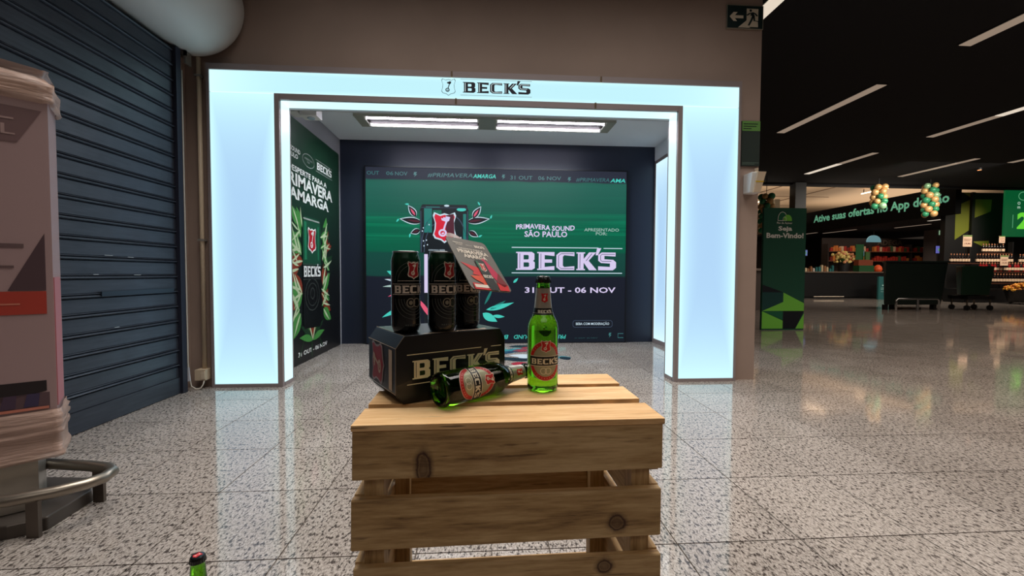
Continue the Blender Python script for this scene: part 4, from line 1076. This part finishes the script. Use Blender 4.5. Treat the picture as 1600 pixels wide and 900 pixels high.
td('mid_shape', poly([(4.15, .282), (4.465, .282), (4.465, .15)]), TMG, 1)
td('lime_shape', poly([(4.665, .02), (4.793, .02), (4.793, .25)]), TL, 2)
def dome(cx_, z, w_, h_): return [(cx_-w_/2, z), (cx_+w_/2, z)]+[(cx_+w_/2*math.cos(PI*i/16), z+h_*math.sin(PI*i/16)**.8) for i in range(1, 16)]
def dome_in(cx_, z, w_, h_): return dome(cx_, z+.012, w_-.024, h_-.024)
td('logo_hill', poly(dome(4.42, 1.628, .15, .135)), TMG, 1)
td('logo_outline', poly(dome(4.42, 1.628, .15, .135), dome(4.42, 1.636, .134, .119)), TW, 2)
td('logo_hill', poly(dome(4.50, 1.628, .13, .092)), TL, 3)
td('logo_outline', poly(dome(4.45, 1.63, .06, .06), dome(4.45, 1.634, .05, .05)), TW, 4)
td('logo_text', fit(text2d('Pão de Açúcar', .01), 4.335, 1.578, 4.575, 1.612), TW, 1)
td('greeting_text', fit(text2d('Seja', .035), 4.36, 1.462, 4.575, 1.55), TW, 1)
td('greeting_text', fit(text2d('Bem-Vindo!', .035), 4.178, 1.372, 4.757, 1.452), TW, 1)

# ------------------------------------------------------------------ balloon columns
BG = mat('balloon_green', (52, 136, 96), .25); BO = mat('balloon_gold', (214, 170, 112), .28, .2); BL = mat('balloon_pale', (150, 196, 150), .25, .2)
def bal_mesh(M_, nm):
    bm = bmesh.new(); bmesh.ops.create_uvsphere(bm, u_segments=14, v_segments=9, radius=.088)
    for v in bm.verts:
        if v.co.z < 0: v.co.z *= 1.12
    for f in bm.faces: f.smooth = True
    me = bpy.data.meshes.new(nm); bm.to_mesh(me); bm.free(); me.materials.append(M_); return me
bms = [bal_mesh(BG, 'balloon'), bal_mesh(BO, 'balloon'), bal_mesh(BO, 'balloon'), bal_mesh(BG, 'balloon'), bal_mesh(BL, 'balloon')]
rl = random.Random(9)
for (x, y, z0_, z1_, lab) in ((11.29, 11.5, 2.72, 3.5, 'green and gold balloon column, left of the hanging two'), (12.87, 11.5, 2.52, 3.5, 'green and gold balloon column hanging by the end of the banner'), (7.93, 11.5, 2.0, 3.12, 'green and gold balloon column just left of the welcome totem')):
    t = thing('balloon_column', lab, 'balloons', (x, y, z0_), group='hanging balloon columns')
    obj('cord', tube([(0, 0, 0), (0, 0, HC-z0_)], .008, 6), BLACKM, t)
    k = int((z1_-z0_)/.135)
    for i in range(k):
        for j in range(4):
            a = j*PI/2+i*.55
            o = bpy.data.objects.new('balloon', bms[(j+i) % 2 if rl.random() > .18 else rl.choice((0, 1, 4))]); COL.objects.link(o); o.parent = t
            o.location = (.125*math.cos(a), .125*math.sin(a), .08+i*.135)
            q = rl.uniform(.85, 1.08); o.scale = (q, q, q)

# ------------------------------------------------------------------ banner fascia over the market entrance
BF = thing('banner_fascia', 'long black overhead banner with pale green lettering at the market entrance', 'banner', (15.1, 15.7, 2.8))
obj('board', box(15.0, 15.2, 12.62, 19.3, 2.80, 3.70), mat('banner_black', (7, 8, 9), .8, spec=.1), BF, True)
BT = mat('banner_mint', (120, 206, 178), .5, emit=(96, 178, 150), estr=.35)
# the board faces -X and reads from its far end to its near end
for w_ in words(fit(text2d('Ative suas ofertas no App do Pão', .03), -18.45, 3.10, -12.80, 3.52), .075):
    decal('banner_text', w_, lambda u, v: (14.996, -u, v), BT, BF, world=True)

# market ceiling and inner walls below the banner
struct(obj('ceiling', box(15.21, FX1, 13.36, 26.6, 2.95, 3.05), BLACK))
struct(obj('wall_far', box(15.2, FX1, 24, 24.2, 0, 2.95), mat('market_dark_wall', (44, 36, 32), .7)))
for sl, (x, y0_, y1_, q) in zip(('nearest the round sign', 'second from the left', 'at the right under the balloons', 'farthest back at left', 'between the round sign and the column'), ((15.9, 17.1, 18.8, 1), (17.2, 18.6, 20.5, 0), (17.2, 13.8, 15.4, 1), (16.6, 20.2, 22.6, 0), (18.3, 16.3, 17.8, 0))):
    strip(x, y0_, y1_, None, 'slim strip in the dark market ceiling, ' + sl, (q,), 2.95, 'strips in the market ceiling', .05)
area('market_lamp', (17.5, 17, 2.9), 4, 6, 90, (1, .8, .62), math.radians(150))

# ------------------------------------------------------------------ checkout zone
DK = mat('counter_black', (13, 13, 15), .4)
CK = thing('checkout_counter', 'long black checkout counter behind the welcome totem', 'counter', (12.4, 14.2, 0))
obj('body', box(10.6, 14.1, 14.0, 14.6, .06, .90), DK, CK, True)
obj('worktop', box(10.55, 14.15, 13.95, 14.65, .90, .945), mat('counter_top', (88, 76, 66), .4), CK, True)
obj('plinth', box(10.65, 14.05, 14.05, 14.55, 0, .06), BLACKM, CK, True)
obj('kick_rail', tube([(11.4, 13.93, .07), (12.5, 13.93, .07)], .02, 8), STL, CK, True)
TP = tag(obj('teal_panel', box(13.36, 13.86, 13.5, 13.56, 0, .78), mat('teal_board', (36, 90, 90), .5)), 'teal standing board with white lines before the checkout counter', 'board')
decal('printed_lines', join(rect(13.48, .46, 13.72, .5), rect(13.44, .38, 13.78, .395), rect(13.44, .33, 13.78, .345), rect(13.44, .26, 13.78, .27)), facing(13.497), mat('board_white', (150, 190, 186), .5), TP)
tag(obj('paper_notice', box(13.95, 14.09, 13.985, 13.999, .30, .50), mat('paper_grey', (96, 90, 90), .6)), 'small grey paper stuck low on the checkout counter', 'notice')
def monitor(x, y, z, w_, h_, c, lab):
    t = thing('monitor', lab, 'monitor', (x, y, z), group='checkout monitors')
    obj('bezel', box(-w_/2-.015, w_/2+.015, 0, .03, .10, .13+h_), BLACKM, t)
    obj('screen_glass', box(-w_/2, w_/2, -.004, -.0005, .115, .115+h_), mat('mon_%d_%d' % (c[0], c[2]), (10, 10, 12), .3, emit=c, estr=.6), t)
    obj('screen_window', box(-w_/4, w_/3, -.007, -.0045, .115+h_*.3, .115+h_*.65), mat('mon_in', (10, 10, 12), .3, emit=(120, 190, 130), estr=.5), t)
    obj('foot', box(-.03, .03, .0, .04, 0, .10), BLACKM, t)
monitor(11.45, 14.5, 1.40, .26, .20, (120, 140, 200), 'bluish checkout monitor on a post beside the welcome totem')
monitor(13.62, 14.5, 1.40, .24, .20, (140, 170, 190), 'small pale checkout monitor behind the flowers')
monitor(16.25, 14.1, 1.50, .36, .26, (120, 120, 210), 'violet lit checkout monitor left of the bottle racks')
for x, y, zt in ((11.45, 14.53, 1.4), (13.62, 14.53, 1.4), (16.25, 14.13, 1.5)):
    z0_ = .945 if x < 14 else 0
    tag(obj('monitor_post', box(x-.025, x+.025, y-.01, y+.03, z0_, zt), BLACKM), {11.45: 'black post carrying the bluish monitor by the totem', 13.62: 'black post carrying the pale monitor behind the flowers', 16.25: 'black post carrying the violet monitor near the racks'}[x], 'post')
# flowers in a bucket
FB = thing('flower_bucket', 'bouquet of cream and pink flowers in a black bucket on the counter', 'flowers', (12.74, 14.25, .9455))
obj('bucket', lathe([(0, 0), (.15, 0), (.19, .32), (.18, .32), (.14, .02), (0, .02)], 20), BLACKM, FB)
rl = random.Random(21)
hd = bmesh.new(); lf = bmesh.new(); hd2 = bmesh.new()
for i in range(70):
    a = rl.uniform(0, 2*PI); r = rl.uniform(.05, .46); z = .40+rl.uniform(0, .30)-r*.18
    tgt = hd if i % 3 else hd2
    bmesh.ops.create_icosphere(tgt, subdivisions=1, radius=rl.uniform(.04, .07), matrix=Matrix.Translation((r*math.cos(a)*.78, r*math.sin(a)*.5, z)))
for i in range(40):
    a = rl.uniform(0, 2*PI); r = rl.uniform(.05, .48)
    p0 = Vector((.08*math.cos(a), .08*math.sin(a), .3)); p1 = Vector((r*.8*math.cos(a), r*.5*math.sin(a), .42+rl.uniform(0, .2)))
    s_ = (p1-p0).cross(Vector((0, 0, 1))).normalized()*.03
    vs = [lf.verts.new(q) for q in (p0, p0.lerp(p1, .6)+s_, p1, p0.lerp(p1, .6)-s_)]; lf.faces.new(vs)
obj('blossoms', hd, mat('petal_cream', (206, 184, 110), .6), FB)['kind'] = 'stuff'
obj('blossoms', hd2, mat('petal_pink', (190, 130, 90), .6), FB)['kind'] = 'stuff'
obj('foliage', lf, mat('bouquet_leaf', (60, 96, 46), .6), FB)['kind'] = 'stuff'
DG = thing('counter_display', 'green and rust coloured box display beside the flowers', 'display box', (13.48, 14.2, .9455))
obj('base_box', box(-.28, .28, -.1, .15, 0, .22), mat('disp_green', (22, 70, 36), .5), DG)
obj('upper_box', box(-.27, .27, -.06, .14, .22, .42), mat('disp_rust', (120, 56, 34), .5), DG)
obj('back_card', box(-.2, .1, .14, .16, .42, .98), mat('disp_card', (26, 84, 44), .5), DG)
obj('leaf_tuft', box(.10, .25, .05, .12, .42, .70), mat('bouquet_leaf', (60, 96, 46), .6), DG)
tag(obj('orange_bag', lathe([(0, 0), (.10, .01), (.13, .08), (.11, .17), (.05, .24), (0, .25)], 14, None, (14.0, 14.2, .945)), mat('orange_plastic', (220, 84, 36), .5)), 'small orange bag on the counter end beside the dark bins', 'bag')
# clutter on the counter
rl = random.Random(31)
cols = [((150, 60, 50), 'red'), ((170, 150, 120), 'cream'), ((60, 60, 70), 'grey'), ((30, 90, 90), 'teal'), ((190, 180, 170), 'white'), ((120, 80, 50), 'brown')]
for i in range(14):
    x = 10.9+i*.10
    c, nm = cols[rl.randrange(6)]
    h_ = rl.uniform(.08, .26); w_ = rl.uniform(.05, .085)
    bm = box(x, x+w_, 14.1, 14.1+.08, .9455, .9455+h_); bx(bm, x+.01, x+w_-.01, 14.11, 14.17, .9455+h_, .9455+h_+.02)
    tag(obj('packet', bm, mat('packet_%s' % nm, c, .5)), 'small %s packet on the checkout counter, %s from the totem side' % (nm, ORD[i]), 'packet', 'small packets on the checkout counter')

# shelves deep in the market
ADG = thing('market_shelf', 'far lit shelf of red packaged goods under the dim wall sign', 'shelf', (19.6, 19.2, 0))
SHD = mat('shelf_dark', (40, 32, 30), .6)
obj('back_panel', box(16.2, 22.4, 19.35, 19.4, 0, 2.6), SHD, ADG, True)
for z in (.5, 1.0, 1.5, 1.95): obj('shelf_board', box(16.2, 22.4, 18.95, 19.35, z-.03, z), mat('shelf_edge', (120, 80, 60), .5), ADG, True)
for x in (16.2, 18.3, 20.4, 22.4): obj('upright', box(x-.03, x+.03, 18.97, 19.35, 0, 2.3), SHD, ADG, True)
decal('sign_text', fit(text2d('ADEGA', .02), 19.0, 2.28, 20.3, 2.52), facing(19.345), mat('dim_letters', (96, 84, 72), .5), ADG, world=True)
rl = random.Random(41)
pal = [((170, 50, 40), 'red'), ((200, 120, 60), 'orange'), ((210, 180, 150), 'cream'), ((120, 40, 34), 'dark red'), ((60, 90, 60), 'green')]
for zi, z in enumerate((1.5, 1.95)):
    for i in range(44):
        x = 16.32+i*.138
        c, nm = pal[rl.choice((0, 0, 0, 1, 2, 3, 4) if x > 18.3 else (1, 1, 2, 3, 1, 0))]
        h_ = rl.uniform(.14, .27)
        if min(abs(x-q) for q in (18.3, 20.4)) < .11: continue
        tag(obj('product_box', box(x, x+.11, 19.0, 19.14, z+.0005, z+h_), mat('goods_'+nm.replace(' ', '_'), c, .5)), '%s product box, %s from the left on the %s board of the far shelf' % (nm, ORD[i], ('third', 'top')[zi]), 'box', 'product boxes on the far shelf')
RS = thing('round_sign', 'pale blue half-round sign above the far checkout', 'sign', (18.49, 19.0, 2.3))
obj('disc', (lambda s: hexa([(x, 0, z) for x, z in s], [(x, .04, z) for x, z in s]))(ell(0, .12, .36, .30, 24, -.1, PI+.1)), mat('sign_blue', (120, 170, 186), .5, emit=(96, 150, 168), estr=.35), RS)
obj('hanger', tube([(0, .02, .4), (0, .02, .65)], .01, 6), BLACKM, RS)
tag(obj('grey_column', box(20.9, 21.6, 18.3, 18.9, 0, 2.949), mat('column_grey', (104, 98, 98), .7)), 'grey square column behind the checkout monitor carrying a small exit sign', 'column')
tag(obj('slim_column', box(13.95, 14.2, 19.6, 19.85, 0, 4.449), mat('slim_grey', (120, 112, 96), .7)), 'slim pale column left of the flowers', 'column')
SE = thing('small_exit_sign', 'tiny white-green exit plate on the far grey column', 'sign', (21.1, 18.28, 2.8))
obj('plate', box(20.98, 21.26, 18.27, 18.299, 2.70, 2.90), mat('exit_small', (150, 190, 150), .5, emit=(160, 200, 160), estr=.6), SE, True)
decal('pictogram', join(rect(21.0, 2.77, 21.1, 2.82), rect(21.14, 2.73, 21.22, 2.87)), facing(18.268), EG, SE, world=True)

# dark bins with a chrome rail in front
DB = thing('dark_green_bin', 'large dark green bin behind the chrome rail at right', 'bin', (10.1, 9.6, 0))
BNM = mat('bin_green', (9, 24, 20), .4)
obj('bin_body', hexa([(9.5, 9.45, .12), (10.95, 9.45, .12), (11.4, 10.0, .12), (10.05, 10.0, .12)], [(9.47, 9.4, 1.13), (11.05, 9.4, 1.13), (11.55, 10.05, 1.13), (10.05, 10.05, 1.13)]), BNM, DB, True, bevel=.02)
obj('rim', hexa([(9.45, 9.38, 1.131), (11.07, 9.38, 1.131), (11.57, 10.07, 1.131), (10.04, 10.07, 1.131)], [(9.45, 9.38, 1.17), (11.07, 9.38, 1.17), (11.57, 10.07, 1.17), (10.04, 10.07, 1.17)]), mat('bin_rim', (20, 32, 30), .4), DB, True)
for x, y in ((9.6, 9.52), (10.85, 9.52), (10.2, 9.94), (11.3, 9.94)): obj('foot', box(x-.04, x+.04, y-.04, y+.04, 0, .12), BLACKM, DB, True)
GB = thing('green_trolley_bin', 'smaller green wheeled bin right of the large dark bin', 'bin', (11.6, 9.6, 0))
obj('bin_body', hexa([(11.22, 9.25, .36), (11.95, 9.25, .36), (12.25, 9.65, .36), (11.6, 9.65, .36)], [(11.17, 9.2, 1.05), (12.0, 9.2, 1.05), (12.35, 9.7, 1.05), (11.6, 9.7, 1.05)]), mat('trolley_green', (13, 42, 28), .4), GB, True, bevel=.02)
obj('chassis', box(11.4, 12.1, 9.25, 9.68, .26, .345), BLACKM, GB, True)
for x in (11.45, 12.04):
    for y in (9.3, 9.63): obj('wheel', (lambda b: (b.transform(Matrix.Translation((x, y, .06)) @ Matrix.Rotation(PI/2, 4, 'Y')), b)[1])(lathe([(0, -.02), (.06, -.02), (.06, .02), (0, .02)], 14)), BLACKM, GB, True); obj('fork', box(x-.012, x+.012, y-.012, y+.012, .06, .262), STL, GB, True)
CRL = thing('chrome_rail', 'low chrome guard rail in front of the dark green bin', 'rail', (10.1, 9.2, 0))
obj('top_rail', tube([(9.5, 9.15, 0), (9.5, 9.15, .24), (9.54, 9.15, .28), (10.52, 9.15, .28), (10.56, 9.15, .24), (10.56, 9.15, 0)], .022, 10), mat('chrome', (170, 170, 170), .2, .95), CRL, True, smooth=True)
obj('post', tube([(10.03, 9.15, 0), (10.03, 9.15, .265)], .026, 10), mat('chrome', (170, 170, 170), .2, .95), CRL, True)

# lime geometric wall panel and green screen
GP = thing('lime_pattern_panel', 'black wall panel with olive lime angular shapes behind the wine racks', 'wall panel', (16, 13.3, 0))
obj('panel', box(15.35, 19.8, 13.2, 13.35, 0, HC), BLACKM, GP, True)
OLV = mat('olive_lime', (116, 124, 40), .5)
gf = facing(13.195)
k_ = 13.195/13.
for L in ([(15.47, 2.0), (15.46, 3.10), (15.97, 3.33), (15.96, 2.32)], [(16.12, 2.72), (16.1, 3.34), (16.74, 3.34), (16.72, 2.95)], [(15.7, 3.55), (16.0, 3.55), (16.0, 3.38)], [(16.1, 1.95), (16.7, 1.98), (16.7, 1.7)]):
    decal('lime_shape', poly([(x*k_, (z-.83)*k_+.83) for x, z in L]), gf, OLV, GP, world=True)
obj('post', box(16.20, 16.30, 13.12, 13.2, 0, HC), BLACKM, GP, True)
GS = thing('green_screen', 'bright green lit screen with a lime numeral at the right edge', 'screen', (17.3, 12.6, 2.1))
obj('display', box(16.62, 18.0, 12.55, 12.6, 2.08, 3.59), mat('gs_green', (6, 10, 8), .4, emit=(8, 84, 44), estr=.9), GS, True)
decal('numeral', fit(text2d('2', .05), 17.06, 2.33, 17.5, 2.86), facing(12.545), mat('gs_lime', (5, 5, 5), .4, emit=(110, 220, 60), estr=.9), GS, world=True)
decal('side_line', rect(16.90, 2.36, 16.92, 2.78), facing(12.545), mat('gs_mint', (5, 5, 5), .4, emit=(110, 190, 140), estr=.7), GS, world=True)
decal('screen_text', join(fit(text2d('O', .03), 17.05, 3.1, 17.15, 3.2), fit(text2d('m', .03), 17.05, 2.98, 17.15, 3.05)), facing(12.545), mat('gs_white', (5, 5, 5), .4, emit=(190, 220, 200), estr=.7), GS, world=True)
decal('logo_outline', ring(17.25, 3.38, .18, .14, .02), facing(12.545), mat('gs_mint', (5, 5, 5), .4, emit=(110, 190, 140), estr=.7), GS, world=True)
for x in (16.7, 17.9): obj('pole', box(x-.03, x+.03, 12.61, 12.67, 0, 2.5), BLACKM, GS, True)

# wine racks: tiered boards, every bottle a thing of its own
WR = thing('wine_rack', 'dark tiered rack crowded with wine bottles at the right edge', 'rack', (16.2, 12.4, 0))
tiers = [(12.0, .60, 15.3, 18.2), (12.16, .95, 15.3, 18.2), (12.32, 1.22, 14.5, 18.2), (12.46, 1.55, 15.75, 16.75)]
obj('base', box(14.55, 18.2, 11.9, 12.5, 0, .42), DK, WR, True)
for y, z, xa, xb in tiers: obj('rack_board', box(xa, xb, y-.05, y+.09, z-.03, z), mat('rack_wood', (70, 40, 28), .5), WR, True)
for x in (14.52, 15.32, 16.78, 18.15): obj('upright', box(x-.02, x+.02, 12.41, 12.53, .42, 1.9 if 15 < x < 17 else 1.25), BLACKM, WR, True)
for x in (14.6, 16.4, 18.1):
    obj('foot_bar', box(x-.02, x+.02, 11.85, 11.9, .0, .3), BLACKM, WR, True)
WP = [(0, 0), (.036, 0), (.038, .004), (.038, .17), (.034, .195), (.018, .22), (.0145, .235), (.0145, .29), (0, .29)]
wine_mesh = bpy.data.meshes.new('glass'); b_ = lathe(WP, 12); 
for f in b_.faces: f.smooth = True
b_.to_mesh(wine_mesh); b_.free(); wine_mesh.materials.append(mat('wine_glass_dark', (20, 12, 14), .15))
wine_red = wine_mesh.copy(); wine_red.materials.clear(); wine_red.materials.append(mat('wine_red', (130, 16, 22), .2))
lab_me = bpy.data.meshes.new('paper_label'); b_ = lathe([(.0385, .05), (.0385, .13)], 12); b_.to_mesh(lab_me); b_.free(); lab_me.materials.append(mat('wine_label', (222, 196, 168), .5))
cap_me = bpy.data.meshes.new('capsule'); b_ = lathe([(.0155, .245), (.0155, .292), (0, .2925)], 10); b_.to_mesh(cap_me); b_.free(); cap_me.materials.append(mat('capsule_tan', (176, 120, 90), .4))
rl = random.Random(51)
tn = ['lowest', 'second', 'third', 'top']
for ti, (y, z, xa, xb) in enumerate(tiers):
    n_ = int((xb-xa-.12)/.098)
    for i in range(n_):
        x = xa+.09+i*.098
        if x > 17.3: break
        if min(abs(x-q) for q in (14.52, 15.32, 16.78)) < .065 and ti > 1: continue
        red = ti in (1,) and rl.random() < .6
        t = thing('wine_bottle', '%s wine bottle, %s from the left on the %s board of the rack' % ('bright red' if red else 'dark', ORD[i], tn[ti]), 'bottle', (x, y+.02, z+.0004), group='wine bottles on the tiered rack')
        for me_, nm in ((wine_red if red else wine_mesh, 'glass'), (lab_me, 'paper_label'), (cap_me, 'capsule')):
            o = bpy.data.objects.new(nm, me_); COL.objects.link(o); o.parent = t
def price(x, y, z, w_, h_, lab):
    t = thing('price_sign', lab, 'price sign', (x, y, z), group='price signs on the racks')
    obj('card', box(-w_/2, w_/2, 0, .01, 0, h_), mat('price_paper', (214, 184, 160), .5), t)
    decal('green_head', rect(-w_/2, h_*.86, w_/2, h_), facing(-.002), mat('price_green', (110, 130, 80), .5), t)
    decal('price_text', join(fit(text2d('19,90', .02), -w_*.3, h_*.16, w_*.35, h_*.34), rect(-w_*.4, h_*.62, w_*.4, h_*.66), rect(-w_*.4, h_*.5, w_*.3, h_*.54)), facing(-.002), mat('price_ink', (110, 60, 50), .5), t)
    obj('stem', box(-.008, .008, .011, .02, -.3, h_*.5), BLACKM, t)
price(14.95, 12.2, 1.72, .30, .36, 'cream price sign above the left bottle row')
price(16.02, 12.05, 1.14, .26, .31, 'cream price sign in the middle of the wine rack')
price(16.35, 12.38, 1.86, .2, .22, 'small price sign above the top wine board')
# basket of golden flowers or bread at the right edge
BK = thing('flower_basket', 'dark tub of golden yellow flowers before the wine rack', 'flowers', (15.78, 11.3, 0))
obj('tub', lathe([(0, .05), (.36, .05), (.46, .42), (.44, .42), (.34, .08), (0, .08)], 24), DK, BK)
for a in range(3): obj('leg', box(.3*math.cos(a*2.1)-.02, .3*math.cos(a*2.1)+.02, .3*math.sin(a*2.1)-.02, .3*math.sin(a*2.1)+.02, 0, .06), BLACKM, BK)
hd = bmesh.new(); hd2 = bmesh.new(); rl = random.Random(61)
for i in range(130):
    a = rl.uniform(0, 2*PI); r = .46*math.sqrt(rl.random()); z = .42+.16*(1-(r/.46)**2)+rl.uniform(-.03, .05)
    bmesh.ops.create_icosphere(hd if i % 2 else hd2, subdivisions=1, radius=rl.uniform(.025, .05), matrix=Matrix.Translation((r*math.cos(a), r*math.sin(a), z)))
obj('blossoms', hd, mat('golden_petal', (232, 170, 60), .5), BK)['kind'] = 'stuff'
obj('blossoms', hd2, mat('amber_petal', (196, 120, 40), .5), BK)['kind'] = 'stuff'
# things glimpsed between the pillar and the totem
SD = thing('service_desk', 'grey service desk glimpsed between the pillar and the totem', 'desk', (6.0, 9.5, 0))
obj('desk_body', box(5.6, 6.9, 9.4, 10.0, 0, .92), mat('desk_grey', (96, 88, 86), .5), SD, True)
obj('desk_top', box(5.55, 6.95, 9.35, 10.05, .92, .97), mat('desk_top', (150, 140, 132), .4), SD, True)
tag(obj('dark_bag', lathe([(0, 0), (.14, .01), (.17, .15), (.13, .4), (.05, .52), (0, .53)], 16, None, (5.55, 8.9, 0)), BLACKM), 'black bag standing on the floor left of the totem', 'bag')
PB = thing('white_jug', 'white jug with blue lid on the desk left of the totem', 'jug', (6.1, 9.6, .971))
obj('jug_body', lathe([(0, 0), (.11, 0), (.13, .05), (.13, .28), (.06, .36), (0, .36)], 16), WHITEP, PB)
obj('lid', lathe([(0, .36), (.07, .361), (.07, .43), (0, .44)], 16), mat('lid_blue', (50, 80, 150), .4), PB)
